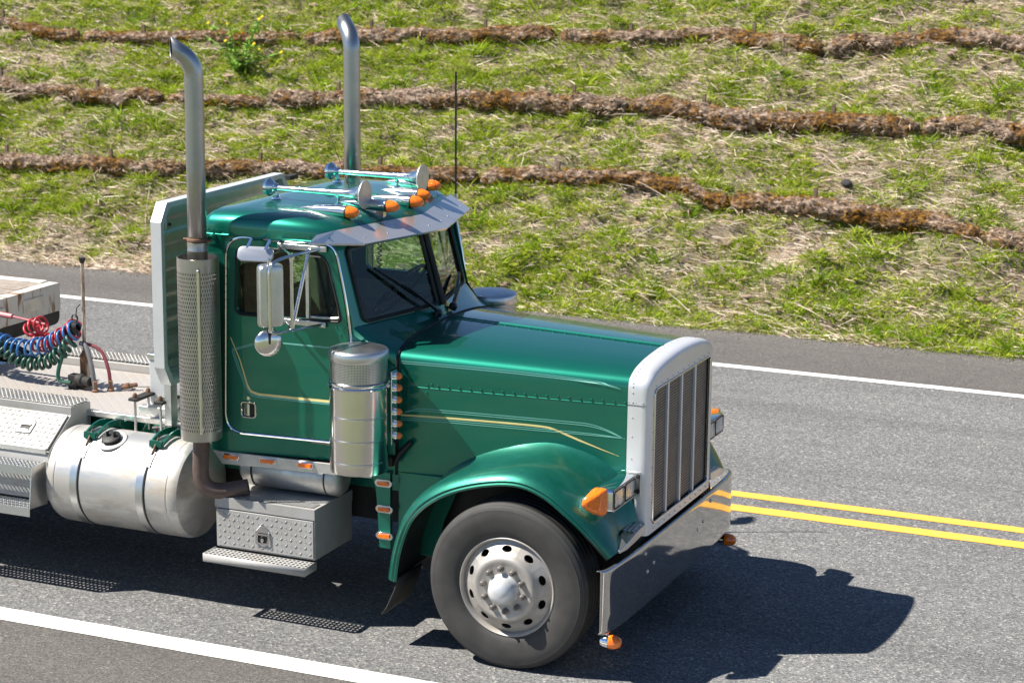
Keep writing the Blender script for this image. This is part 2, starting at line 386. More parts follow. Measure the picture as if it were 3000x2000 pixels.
def build_hill():
    xs = np.concatenate([np.linspace(-160, -20, 30)[:-1], np.arange(-20, 8, .085), np.linspace(8, 120, 25)])
    ys = np.concatenate([np.arange(8.55, 18.5, .085), np.linspace(18.6, 70, 24)])
    X, Y = np.meshgrid(xs, ys, indexing='ij'); Z = hz(X, Y); nx, ny = X.shape
    me = bpy.data.meshes.new('hillside'); co = np.stack([X, Y, Z], -1).reshape(-1, 3)
    i, j = np.meshgrid(np.arange(nx-1), np.arange(ny-1), indexing='ij'); a = (i*ny+j).ravel()
    fs = np.stack([a, a+ny, a+ny+1, a+1], 1)
    me.from_pydata(co.tolist(), [], fs.tolist()); me.polygons.foreach_set('use_smooth', [True]*len(me.polygons))
    me.materials.append(MT['soil']); o = bpy.data.objects.new('hillside', me); C.objects.link(o); o['kind'] = 'structure'
build_hill()
def edge_y(x): return TOE-.08+.14*(fbm(np.asarray(x)*.8, np.zeros_like(x), 31)-.5)+.05*(fbm(np.asarray(x)*5, np.zeros_like(x), 37)-.5)

def blades(name, P, D, Ln, Wd, bend, tint, mat, parent=None, label=None):
    """curved blades: base P, direction D, droop bend; 5 verts each"""
    n = len(P); side = np.cross(D, rng.normal(size=(n, 3))); side /= np.linalg.norm(side, axis=1)[:, None]+1e-9
    w = (Wd*.5)[:, None]*side; mid = P+D*(Ln*.55)[:, None]; tip = P+D*(Ln)[:, None]+bend
    co = np.stack([P-w, P+w, mid+w*.8+bend*.3, mid-w*.8+bend*.3, tip], 1).reshape(-1, 3)
    b = np.arange(n)*5; loops = np.stack([b, b+1, b+2, b+3, b+3, b+2, b+4], 1).ravel()
    me = bpy.data.meshes.new(name); me.vertices.add(5*n); me.vertices.foreach_set('co', co.ravel())
    me.loops.add(7*n); me.loops.foreach_set('vertex_index', loops.astype(np.int32)); me.polygons.add(2*n)
    st = np.stack([np.arange(n)*7, np.arange(n)*7+4], 1).ravel(); me.polygons.foreach_set('loop_start', st.astype(np.int32))
    me.update(calc_edges=True)
    ca = me.color_attributes.new('tint', 'FLOAT_COLOR', 'POINT')
    t4 = np.concatenate([np.repeat(tint, 5, 0), np.ones((5*n, 1))], 1); ca.data.foreach_set('color', t4.astype(np.float32).ravel())
    me.materials.append(MT[mat]); o = bpy.data.objects.new(name, me); C.objects.link(o); o['kind'] = 'stuff'
    if parent: o.parent = parent
    if label: o['label'] = label
    return o
def unit(v): return v/np.linalg.norm(v, axis=1)[:, None]
def green_field(x, y):
    g = .505+.30*(fbm(x*.55, y*.8, 50, 3)-.5)+.50*(fbm(x*2.4, y*3.4, 60, 3)-.5)+.45*(fbm(x*7, y*9, 65, 2)-.5)
    g = g+.10*np.clip(1-(y-TOE)/1.3, 0, 1)*np.clip((x+6)/2, 0, 1)+.06*np.clip((-4-x)/4, 0, 1)
    return g-.35*np.clip(1-(y-TOE)/1.0, 0, 1)*np.clip((-5.5-x)/2, 0, 1)
def grass():
    # dry straw mat
    n = 215000; x = rng.uniform(-17.5, 6, n); y = rng.uniform(8.6, 16.2, n)
    g = green_field(x, y); keep = (rng.random(n) < np.clip(1.0-(g-.36)*2.6, .12, 1)) & (y > edge_y(x)-.10*rng.random(n)**2); x, y, g = x[keep], y[keep], g[keep]; n = len(x)
    z = hz(x, y)+rng.uniform(0, .07, n)
    ang = rng.normal(0, .55, n)+np.where(rng.random(n) < .5, 0, PI)-.15; D = np.stack([np.cos(ang), .5*np.sin(ang), .25*np.sin(ang)+rng.normal(.10, .17, n)], 1)
    D = unit(D); Ln = np.where(rng.random(n) < .04, rng.uniform(.2, .5, n), rng.gamma(2.2, .038, n)+.03); Wd = rng.uniform(.005, .011, n)
    s = (rng.uniform(.7, 1.12, n)*(.62+.76*fbm(x*3, y*4, 200, 3)))[:, None]; base = np.where((rng.random(n) < .30)[:, None], np.array([[.38, .265, .19]]), np.array([[.68, .565, .45]]))
    tint = np.clip(base*s+rng.normal(0, .015, (n, 3)), .02, .8)
    blades('dry_grass', np.stack([x, y, z], 1), D, Ln, Wd, np.stack([rng.normal(0, .02, n), rng.normal(-.01, .02, n), -rng.uniform(0, .05, n)], 1), tint, 'straw')
    # green tufts
    nt = 92000; x = rng.uniform(-17.5, 6, nt); y = rng.uniform(8.65, 16.2, nt); g = green_field(x, y)
    keep = (rng.random(nt) < np.clip((g-.36)*4.2, .03, .95)) & (y > edge_y(x)+.05); x, y, g = x[keep], y[keep], g[keep]
    k = 13; size = rng.uniform(.5, 1.15, len(x)); X = np.repeat(x, k); Y = np.repeat(y, k); S = np.repeat(size, k); hue = np.repeat(rng.random(len(x)), k); n = len(X)
    r = rng.gamma(2, .028, n)*S; a = rng.uniform(0, 2*PI, n); bx = X+r*np.cos(a); by = Y+r*np.sin(a); z = hz(bx, by)-.01
    D = unit(np.stack([np.cos(a)*rng.uniform(.25, 1.1, n), np.sin(a)*rng.uniform(.25, 1.1, n)-.15, rng.uniform(.35, 1.1, n)], 1))
    Ln = rng.uniform(.06, .15, n)*S; Wd = rng.uniform(.006, .012, n)
    c0 = np.array([[.18, .30, .012]]); c1 = np.array([[.54, .59, .08]]); m = np.clip(hue+rng.normal(0, .25, n), 0, 1)[:, None]
    tint = np.clip((c0*(1-m)+c1*m)*rng.uniform(.6, 1.3, n)[:, None], .004, .6)
    blades('green_grass', np.stack([bx, by, z], 1), D, Ln, Wd, np.stack([np.cos(a), np.sin(a)-.3, -rng.uniform(.3, 1.2, n)], 1)*(.03*S)[:, None], tint, 'blade')
    # taller separate clumps
    nc = 900; x = rng.uniform(-17, 4, nc); y = TOE+.1+(rng.random(nc)**1.4)*7; g = green_field(x, y); keep = g > .44; x, y = x[keep], y[keep]
    k = 46; X = np.repeat(x, k); Y = np.repeat(y, k); n = len(X); S = np.repeat(rng.uniform(.6, 1.3, len(x)), k); hue = np.repeat(rng.random(len(x)), k)
    r = rng.gamma(2, .026, n)*S; a = rng.uniform(0, 2*PI, n); bx = X+r*np.cos(a); by = Y+r*np.sin(a); z = hz(bx, by)-.01
    D = unit(np.stack([np.cos(a)*rng.uniform(.2, .9, n), np.sin(a)*rng.uniform(.2, .9, n)-.1, rng.uniform(.6, 1.2, n)], 1)); Ln = rng.uniform(.10, .24, n)*S
    m = np.clip(hue+rng.normal(0, .2, n), 0, 1)[:, None]; tint = np.clip((np.array([[.13, .26, .008]])*(1-m)+np.array([[.46, .55, .06]])*m)*rng.uniform(.6, 1.3, n)[:, None], .004, .6)
    blades('grass_clumps', np.stack([bx, by, z], 1), D, Ln, rng.uniform(.007, .014, n), np.stack([np.cos(a), np.sin(a)-.3, -rng.uniform(.3, 1.0, n)], 1)*(.05*S)[:, None], tint, 'blade')
grass()
def clods():
    m = MB(); n = 2600
    x = rng.uniform(-16.5, 3.5, n); y = rng.uniform(9.0, 15.8, n); z = hz(x, y); ok = fbm(x*1.3, y*1.6, 140, 3) > .50
    for i in np.nonzero(ok)[0]:
        r = min(.055, rng.gamma(2.5, .008)+.012); sx, sy = rng.uniform(.9, 1.9), rng.uniform(.7, 1.2); b0 = len(m.v); m.sphere((x[i], y[i], z[i]+r*.05), r, 9, 7, (sx, sy, .7))
        for q in range(b0, len(m.v)):
            p = V(*m.v[q]); c = V(x[i], y[i], z[i]); m.v[q] = tuple(c+(p-c)*(1+.7*mnoise.noise(p*30)+.5*mnoise.noise(p*75)))
    m.build('soil_clods', 'clod', kind='stuff', clean=False, ang=80)
clods()
def gravel():
    m = MB(); n = 2600
    x = rng.uniform(-16, 4, n); e = edge_y(x); y = e+rng.normal(-.05, .11, n); 
    for i in range(n):
        r = rng.uniform(.004, .012); q = rng.uniform(.6, 1.4, 6)*r; c = (x[i], y[i], max(0, float(hz(x[i:i+1], y[i:i+1])[0]))+r*.3)
        vs = [(c[0]+q[0], c[1], c[2]), (c[0], c[1]+q[1], c[2]), (c[0]-q[2], c[1], c[2]), (c[0], c[1]-q[3], c[2]), (c[0]+.3*q[5], c[1], c[2]+q[4]*.8)]
        m.add(vs, [(0, 1, 4), (1, 2, 4), (2, 3, 4), (3, 0, 4)])
    m.build('gravel', 'gravel', kind='stuff', clean=False, ang=70)
gravel()

# ---- straw wattles (erosion rolls) staked along the slope
ROWS = [
 [(-13.4, 10.55), (-12.43, 10.6), (-10.79, 10.62), (-9, 10.78), (-7.16, 10.91), (-5.74, 11.01), (-3.56, 11.12), (-2.9, 10.96), (-2.39, 10.81), (-1.6, 10.84), (-.89, 10.80), (-.2, 10.68), (.57, 10.5), (2.2, 10.3), (6.5, 10.35)],
 [(-14.6, 12.15), (-13.53, 12.13), (-11.39, 12.11), (-9.29, 12.19), (-6.96, 12.36), (-4.35, 12.47), (-3.0, 12.38), (-1.85, 12.37), (-.6, 12.38), (.19, 12.39), (2.2, 12.45), (6.5, 12.5)],
 [(-15.6, 13.6), (-14.57, 13.58), (-13.52, 13.46), (-11.88, 13.44), (-9.51, 13.55), (-6.53, 13.83), (-5.78, 13.82), (-4.6, 13.86), (-3.82, 13.98), (-2.9, 13.92), (-2.04, 13.9), (-.98, 14.06), (.06, 14.1), (1.8, 14.2), (6.5, 14.3)]]
SEGS = [
 (0, -13.3, -9.7, 'straw wattle of the lowest row left of the near exhaust stack, half buried', 1),
 (0, -9.6, -5.75, 'straw wattle of the lowest row showing behind the far exhaust stack and cab roof', .95),
 (0, -5.7, -2.55, 'mossy straw wattle of the lowest row just right of the tall black antenna', .9),
 (0, -2.5, .40, 'thick dark straw wattle of the lowest row that bends down above the hood end', 1.1),
 (0, .46, 5.4, 'blunt end of the next straw wattle at the right edge, lowest row', 1.15),
 (1, -14.5, -10.9, 'straw wattle of the middle row left of the near exhaust stack', .95),
 (1, -10.8, -9.35, 'short sunken straw wattle of the middle row between the two exhaust stacks', .62),
 (1, -9.3, -4.4, 'long orange mossy straw wattle of the middle row behind the far exhaust stack', 1.12),
 (1, -4.35, -.75, 'long netted straw wattle of the middle row above the hood, sagging to the right', 1.15),
 (1, -.7, 5.0, 'straw wattle of the middle row running out at the right edge', 1.2),
 (2, -15.5, -13.1, 'straw wattle of the top row in the upper left corner', .75),
 (2, -13.0, -9.6, 'pale straw wattle of the top row left of the yellow flowering weed', .8),
 (2, -9.5, -5.95, 'mossy straw wattle of the top row behind the bent tip of the far stack', 1),
 (2, -5.85, -2.35, 'straw wattle of the top row centred over the hood, lumpy with brown moss', 1),
 (2, -2.28, 2.9, 'thick straw wattle of the top row in the upper right corner', 1.2)]
WX = []
def make_wattle(row, x0, x1, label, sc):
    pts = np.array(ROWS[row]); px = pts[:, 0]; py = pts[:, 1]
    n = max(8, int((x1-x0)/.02)); xs = np.linspace(x0, x1, n)
    dense = smooth_path([(a, b, 0) for a, b in ROWS[row]], 12); ys = np.interp(xs, [p.x for p in dense], [p.y for p in dense])
    ys = ys+.07*(fbm(xs*1.2, xs*0+row, 77)-.5)
    zs = hz(xs, ys)*.35+(SL*(ys-TOE-.12)-.02)*.65
    seed = int(abs(x0)*100)+row
    t = thing('straw_wattle', label, 'straw wattle', (float(xs[n//2]), float(ys[n//2]), float(zs[n//2])), 'straw wattles laid along the slope')
    org = V(*t.location); m = MB(); rings = []; ns = 30; loc = []
    for i in range(n):
        e = min(1, min(i, n-1-i)/6); r = .112*sc*(.45+.55*math.sqrt(e))*(.86+.28*float(fbm(np.array([xs[i]*1.7]), np.array([seed*1.]), 5)[0]))
        c = V(xs[i], ys[i], zs[i]+.05*sc)-org; ring = []
        for j in range(ns):
            a = 2*PI*j/ns; d = V(0, math.cos(a), math.sin(a))
            rr = r*(1+.30*mnoise.noise(V(xs[i]*5, math.cos(a)*1.6+seed, math.sin(a)*1.6))+.22*mnoise.noise(V(xs[i]*17, math.cos(a)*4, math.sin(a)*4+seed))+.10*mnoise.noise(V(xs[i]*40, math.cos(a)*9, math.sin(a)*9)))
            k1 = xs[i]*32; rr -= .036*sc*(1-math.sqrt(abs(math.cos(k1+a*6)*math.cos(k1-a*6))))*(.5+mnoise.noise(V(xs[i]*2.2, a, seed+3.)))
            ring.append(c+d*rr)
        rings.append(ring); loc.append((c, r))
    m.loft(rings, True); m.build('roll_casing', 'wattle', t, ang=70)
    # frayed straw and moss poking through the net
    k = int((x1-x0)*260); ii = rng.integers(0, n, k); a = rng.uniform(-.5, PI+.6, k)
    ctr = np.array([tuple(loc[i][0]) for i in ii]); rad = np.array([loc[i][1] for i in ii]); dirn = np.stack([np.zeros(k), np.cos(a), np.sin(a)], 1)
    ctr[:, 0] += rng.uniform(-.03, .03, k); P = ctr+dirn*(rad*rng.uniform(.92, 1.10, k))[:, None]
    tang = np.stack([rng.normal(0, 1, k), -np.sin(a)*rng.normal(0, .6, k), np.cos(a)*rng.normal(0, .6, k)], 1); D = unit(tang+dirn*rng.uniform(.0, .5, k)[:, None])
    wx = ctr[:, 0]+org.x; moss = fbm(wx*1.3, a*.6+seed, 91, 3) > .50
    s = rng.uniform(.45, 1.3, k)[:, None]; col = np.where(moss[:, None], np.array([[.32, .155, .018]]), np.array([[.50, .39, .29]]))*s
    blades('loose_straw', P, D, rng.uniform(.03, .10, k), rng.uniform(.006, .013, k), np.stack([np.zeros(k), np.zeros(k), -rng.uniform(0, .03, k)], 1), np.clip(col, .01, .7), 'straw', t)
    for q in range(int((x1-x0)/1.6)):
        i = int(n*(q+.6)/max(1, (x1-x0)/1.6)) % n; c, r = loc[i]
        MB().add([c+V(-.02, .02, r+.10), c+V(.02, .02, r+.11), c+V(.02, .055, r+.10), c+V(-.02, .055, r+.09), c+V(-.02, .02, -.2), c+V(.02, .02, -.2), c+V(.02, .055, -.2), c+V(-.02, .055, -.2)],
                 [(0, 1, 2, 3), (0, 4, 5, 1), (1, 5, 6, 2), (2, 6, 7, 3), (3, 7, 4, 0)]).build('stake', 'stake', t)
for a in SEGS: make_wattle(*a)

# ---- rock, flowering weed
def rock():
    x, y = -1.3, 11.31; z = float(hz(np.array([x]), np.array([y]))[0]); m = MB(); m.sphere((0, 0, 0), .062, 12, 8, (1.15, .9, .85))
    m.v = [tuple(V(*p)*(1+.35*mnoise.noise(V(*p)*14))) for p in m.v]
    o = m.build('rock', 'rock', ang=50); o.location = (x, y, z+.08); o['label'] = 'small dark stone lying alone on the grass slope above the hood'; o['category'] = 'rock'
rock()
def weed():
    x, y = -10.2, 13.0; z = float(hz(np.array([x]), np.array([y]))[0])
    t = thing('flowering_weed', 'tall green weed with small yellow flowers on the slope between the stacks', 'weed', (x, y, z))
    st = MB(); lf = MB(); heads = []
    rnd = random.Random(4)
    for i in range(12):
        a = rnd.uniform(0, 2*PI); h = rnd.uniform(.25, .80); s = rnd.uniform(.2, .62)*(1.3-.5*h)
        path = smooth_path([(0, 0, 0), (s*.4*math.cos(a), s*.4*math.sin(a), h*.5), (s*math.cos(a)*1.3, s*math.sin(a), h)], 4); st.tube(path, .007, 5)
        for p in path[1:-1]:
            for q in range(4):
                b = rnd.uniform(0, 2*PI); d = V(math.cos(b), math.sin(b), rnd.uniform(-.1, .5)); w = d.cross(V(0, 0, 1)).normalized()*rnd.uniform(.014, .03); L = rnd.uniform(.06, .15)
                lf.add([p, p+d*L*.5+w, p+d*L+V(0, 0, -.02), p+d*L*.5-w], [(0, 1, 2, 3)])
        heads.append(path[-1])
    st.build('stem', 'leaf', t); lf.build('foliage', 'leaf', t, clean=False)
    for p in heads[:8]:
        fl = MB()
        for k in range(7):
            b = 2*PI*k/7; d = V(math.cos(b), math.sin(b)*.6-.5, math.sin(b)*.8+.2).normalized(); w = d.cross(V(0, -1, .5)).normalized()*.013
            fl.add([p, p+d*.018+w*.6, p+d*.028, p+d*.018-w*.6], [(0, 1, 2, 3)])
        fl.sphere(tuple(p+V(0, -.006, 0)), .013, 7, 5); fl.build('flower', 'petal', t, clean=False)
weed()

# ============================================================ TRUCK (x forward, y left, z up; front axle at x = 0)
T = thing('semi_truck', 'green conventional day cab semi truck with tall twin exhaust stacks and chrome visor', 'truck')
def ys(x): return .85+.05*(-1.2-x)                       # half width of the cab side
# ---- cab shell
cab = MB()
WIN = round_poly([(-2.0, 1.965), (-1.272, 1.972), (-1.375, 2.385), (-1.985, 2.392)], [.05, .03, .09, .06])
OUT = [(-2.2, 1.05), (-.955, 1.05), (-.955, 1.70), (-1.19, 1.93), (-1.325, 2.475), (-2.2, 2.475)]
for s in (-1, 1):
    cab.poly(OUT[:2]+[(-1.19, 1.05)][:0]+OUT[2:], [WIN], lambda u, v, s=s: V(u, s*(ys(u) if u < -1.2 else .85-.42*(u+1.2)), v))
RW = rrect(-.5, .5, 1.95, 2.38, .08)
cab.poly(rrect(-.90, .90, 1.05, 2.475, .05), [RW], lambda u, v: V(-2.2, u, v))
# windshield surround: two flat halves meeting at the centre post
def wsmap(s):
    A = V(-.985, 0, 1.945); B = V(-1.195, s*.815, 1.935); Cc = V(-1.128, 0, 2.45); Dd = V(-1.335, s*.815, 2.45)
    return lambda u, v, d=0: (A*(1-u)+B*u)*(1-v)+(Cc*(1-u)+Dd*u)*v+V(.84, .25*s, .3)*d
WSH = rrect(.055, .90, .03, .93, [.05, .07, .07, .05])
for s in (-1, 1):
    f = wsmap(s); cab.poly([(0, 0), (1, 0), (1, 1), (0, 1)], [WSH], f)
    A0, A1 = f(1, 0), f(1, 1); cab.loft([[A0, V(A0.x-.004, s*.84, A0.z), V(-1.225, s*.852, 1.93)], [A1, V(A1.x-.002, s*.845, A1.z), V(-1.345, s*.857, 2.475)]], ring_closed=False)
# cowl between windshield base and hood
HP = [(0, 1.824), (.116, 1.822), (.323, 1.808), (.467, 1.785), (.523, 1.768), (.572, 1.743), (.595, 1.715), (.603, 1.68), (.605, 1.6), (.606, 1.45), (.608, 1.25), (.612, 1.0)]
def hood_w(x): return .605+(.549-x)*(.745-.605)/1.479
def hood_pt(x, i, s, grow=0):
    y, z = HP[i]; t = (.549-x)/1.479; zz = 1.0+(z-1.0)*(1+t*.046/.824) if z > 1.0 else z
    return V(x, s*y*(hood_w(x)+grow)/.605, zz+(.046*0))
def ring_full(x, grow=0): return [hood_pt(x, i, -1, grow) for i in range(len(HP)-1, -1, -1)]+[hood_pt(x, i, 1, grow) for i in range(1, len(HP))]
def dense(ring, k=3): return smooth_path(ring, k)
r0 = ring_full(-.945, -.006); r1 = []
nh = len(HP)-1
for k_, p in enumerate(r0):
    i = abs(k_-nh); sg = -1 if k_ < nh else 1
    if i <= 5: t = HP[i][0]/.572; q = V(-.985-.21*t, sg*.815*t, 1.946-.010*t)
    elif i == 6: q = V(-1.222, sg*.853, 1.90)
    elif i == 7: q = V(-1.226, sg*.856, 1.80)
    else: q = V(-1.226, sg*.856, p.z)
    r1.append(q)
cab.loft([dense(r0), dense([(a+b)/2+V(0, 0, -.02 if a.z > 1.75 else 0) for a, b in zip(r0, r1)]), dense(r1)], ring_closed=False)
cab.build('cab', 'green', T, ang=28)
fl = MB(); fl.box(-2.18, -.95, -.80, .80, 1.06, 1.12); fl.build('cab_floor', 'dark', T)
# ---- roof
roof = MB(); RP = [(0, 1), (.25, .995), (.5, .975), (.70, .93), (.80, .87), (.86, .75), (.893, .55), (.902, .30), (.902, 0)]
rings = []
for x, zt, w, sk in ((-2.235, 2.50, .985, 0), (-2.235, 2.575, .985, 0), (-2.225, 2.605, .99, 0), (-2.18, 2.625, 1, 0), (-2.0, 2.632, 1, 0), (-1.7, 2.628, .995, .02), (-1.55, 2.618, .98, .07), (-1.46, 2.605, .955, .11), (-1.40, 2.59, .93, .14), (-1.33, 2.56, .89, .18), (-1.29, 2.525, .87, .20), (-1.275, 2.49, .86, .205), (-1.275, 2.465, .86, .205)):
    ring = []
    for y, q in [(-a, b) for a, b in reversed(RP)]+RP[1:]:
        z0 = 2.462; ring.append(V(x+sk*(1-abs(y)/.9)*.85, y*w, z0+(zt-z0)*q))
    rings.append(dense(ring, 2))
roof.loft(rings, ring_closed=False); rf = roof.build('roof', 'green', T, ang=50)
for sg in (-1, 1): g = MB(); g.tube([(-2.235, sg*.905, 2.462), (-1.5, sg*.882, 2.462), (-1.38, sg*.865, 2.462)], .008, 6); g.build('drip_rail', 'green', rf)
rv = MB()
for i in range(26):
    x = -2.19+i*.033*1.02
    for s in (-1, 1): rv.sphere((x, s*(ys(x)+.004), 2.492-.0), .0065, 6, 4)
rv.build('rivet_row', 'green', rf, kind='stuff', clean=False)

# ---- doors
TRIM = round_poly([(-2.092, 1.183), (-1.19, 1.192), (-1.19, 1.90), (-1.31, 2.455), (-2.066, 2.457)], [.13, .02, .35, .09, .14], 7)
def ribbon(m, pts, w, ymap, off):
    """flat stripe following (x,z) points on a side surface"""
    P_ = [V(p[0], p[1], 0) for p in pts]; a = []; b = []
    for i, p in enumerate(P_):
        t = (P_[min(i+1, len(P_)-1)]-P_[max(i-1, 0)]).normalized(); nrm = V(-t.y, t.x, 0); ww = w if not callable(w) else w(i/(len(P_)-1))
        q = p+nrm*ww/2; a.append(V(q.x, ymap(q.x, q.y), q.y)+off); q = p-nrm*ww/2; b.append(V(q.x, ymap(q.x, q.y), q.y)+off)
    m.strip(a, b)
def sp2(pts, k=6): return [(p.x, p.y) for p in smooth_path([(a, b, 0) for a, b in pts], k)]
def offset_poly(pts, d):
    c = V(sum(p[0] for p in pts)/len(pts), sum(p[1] for p in pts)/len(pts), 0); n = len(pts); out = []
    for i in range(n):
        t = (V(*pts[(i+1) % n], 0)-V(*pts[i-1], 0)).normalized(); nr = V(t.y, -t.x, 0)
        if nr.dot(V(*pts[i], 0)-c) < 0: nr = -nr
        q = V(*pts[i], 0)+nr*d; out.append((q.x, q.y))
    return out
for s in (-1, 1):
    f = lambda u, v, d=0, s=s: V(u, s*(ys(u)+d), v)
    m = MB(); PAN = offset_poly(TRIM, -.012)
    m.poly(PAN, [WIN], lambda u, v: f(u, v, .011))
    for L_, a, b in ((PAN, .0, .011), (WIN, -.02, .011)):
        m.loft([[f(p[0], p[1], a) for p in L_], [f(p[0], p[1], b) for p in L_]])
    door = m.build('door', 'green', T, ang=30)
    MB().tube([f(p[0], p[1], .008) for p in TRIM], .0095, 8, closed=True).build('door_trim', 'chrome', door)
    MB().tube([f(p[0], p[1], .012) for p in offset_poly(WIN, .006)], .008, 6, closed=True).build('window_seal', 'black', door)
    MB().poly(WIN, [], lambda u, v: f(u, v, -.012)).build('side_window', 'glass', door)
    m = MB(); m.box(-1.514, -1.492, -.006, .02, 1.972, 2.383, at=(0, s*ys(-1.5), 0))
    m.tube([f(p[0], p[1], .006) for p in smooth_path([(-1.48, 1.985, 0), (-1.30, 1.99, 0), (-1.285, 2.03, 0), (-1.345, 2.30, 0), (-1.385, 2.365, 0), (-1.42, 2.372, 0), (-1.49, 2.372, 0)], 4)], .008, 6)
    m.build('vent_frame', 'alu', door)
    m = MB(); HD = rrect(-1.973, -1.873, 1.295, 1.392, .018); m.tube([f(p[0], p[1], .014) for p in HD], .006, 6, closed=True)
    m.box(-1.955, -1.915, -.004, .01, 1.306, 1.382, at=(0, s*(ys(-1.93)+.012), 0)); m.build('door_handle', 'chrome', door)
    MB().poly(HD, [], lambda u, v: f(u, v, .0125)).build('handle_recess', 'black', door)
    MB().lathe([(0, .006), (.012, .006), (.014, 0)], f(-1.923, 1.42, .011), (0, s, 0), 12).build('door_lock', 'chrome', door)
    m = MB(); ribbon(m, [(-2.043, 1.806), (-1.98, 1.668), (-1.93, 1.51)]+sp2([(-1.93, 1.51), (-1.905, 1.468), (-1.849, 1.452)], 5)[1:]+[(-1.6, 1.452), (-1.21, 1.454)], lambda t: .006+.010*min(1, t*3), lambda x, z: s*ys(x), V(0, s*.0125, 0)); m.build('yellow_pinstripe', 'yellow_line', door)
    m = MB()
    for d in (0, .012):
        ribbon(m, [(-2.034, 1.719+d), (-1.877, 1.774+d*.6), (-1.70, 1.798+d*.4), (-1.351, 1.797+d*.4), (-1.215, 1.796+d*.4)], .0045, lambda x, z: s*ys(x), V(0, s*.0125, 0))
        ribbon(m, [(-2.034+d, 1.719), (-1.992+d, 1.604), (-1.94+d, 1.484), (-1.90, 1.438+d*.7), (-1.85, 1.433+d*.7), (-1.355, 1.434+d*.7), (-1.21, 1.434+d*.7)], .0045, lambda x, z: s*ys(x), V(0, s*.0128, 0))
    m.build('teal_pinstripe', 'teal_line', door)
    m = MB()
    for i in range(22): m.sphere(f(-2.066+.002*0, 1.30+i*.05, .012), .005, 6, 4)
    for i in range(18): m.sphere(f(-1.95+i*.043, 1.205, .012), .005, 6, 4)
    for x in (-1.30, -1.24, -1.27): m.sphere(f(x, 1.935 if x != -1.27 else 1.885, .012), .007, 6, 4)
    m.build('rivet_row', 'green', door, kind='stuff', clean=False)

# ---- windshield
m = MB()
for s in (-1, 1):
    f = wsmap(s); m.tube([f(p[0], p[1], .004) for p in WSH], .014, 6, closed=True)
m.tube([V(-.975, 0, 1.95), V(-1.118, 0, 2.445)], .021, 8); ws = m.build('windshield_gasket', 'black', T)
for s in (-1, 1):
    f = wsmap(s); MB().poly(WSH, [], lambda u, v: f(u, v, -.003)).build('windshield_pane', 'ws_glass', ws)
for s in (-1, 1):
    f = wsmap(s); a, c = (f(.12, -.06, .05), f(.68, .62, .03)) if s < 0 else (f(.14, -.06, .05), f(.70, .20, .03)); b = a.lerp(c, .5)+V(.02, 0, .01)
    m = MB(); m.tube([a, b, a.lerp(c, .72)], [.014, .012, .009], 6); m.tube([a.lerp(c, .34), a.lerp(c, .7)+V(.006, 0, .004), c], [.009, .015, .009], 6)
    m.lathe([(.028, 0), (.028, .03), (.014, .045), (0, .045)], a+V(-.01, 0, -.03), (.5, 0, 1), 10); m.build('wiper', 'black_gloss', ws)
# ---- visor
def visor():
    m = MB()
    for s in (-1, 1):
        a = V(-1.129, 0, 2.534); b = V(-1.318, s*.825, 2.538); c = V(-1.144, s*.775, 2.458); d = V(-.952, 0, 2.455); e = V(-1.462, s*.925, 2.458); e2 = V(-1.415, s*.905, 2.512)
        for off in (V(0, 0, 0), V(-.003, 0, -.006)):
            m.add([p+off for p in (a, b, c, d)], [(0, 1, 2, 3)]); m.add([p+off for p in (b, e2, e, c)], [(0, 1, 2, 3)])
        m.strip([d, c, e], [p+V(-.006, 0, -.012) for p in (d, c, e)])
    v = m.build('sun_visor', 'visor', T, ang=12)
    m = MB()
    for s in (-1, 1):
        for t in (.12, .36, .62, .9):
            p = V(-.952, 0, 2.455).lerp(V(-1.144, s*.775, 2.458), t).lerp(V(-1.129, 0, 2.534).lerp(V(-1.318, s*.8, 2.533), t), .35); m.sphere(p, .006, 6, 4)
    m.build('visor_screw', 'alu', v, kind='stuff', clean=False)
visor()
# ---- roof marker lights
def marker(x, y, z):
    m = MB(); m.lathe([(.004, -.335), (.014, -.30), (.027, -.22), (.036, -.12), (.040, -.04), (.040, 0)], (x, y, z), (1, 0, -.01), 18)
    m.box(-.22, -.02, -.02, .02, -.075, -.03, at=(x, y, z)); o = m.build('marker_light', 'alu_pol', T, ang=40)
    MB().lathe([(.040, 0), (.0402, .010), (.036, .040), (.026, .066), (.012, .082), (0, .086)], (x+.0005, y, z), (1, 0, -.01), 18).build('amber_lens', 'amber', o, ang=60)
    MB().lathe([(.042, -.004), (.042, .005)], (x, y, z), (1, 0, -.01), 18).build('lens_gasket', 'black', o)
for x, y, z in ((-1.36, -.604, 2.617), (-1.215, -.33, 2.626), (-1.205, 0, 2.612), (-1.315, .33, 2.604), (-1.37, .604, 2.628)): marker(x, y, z)
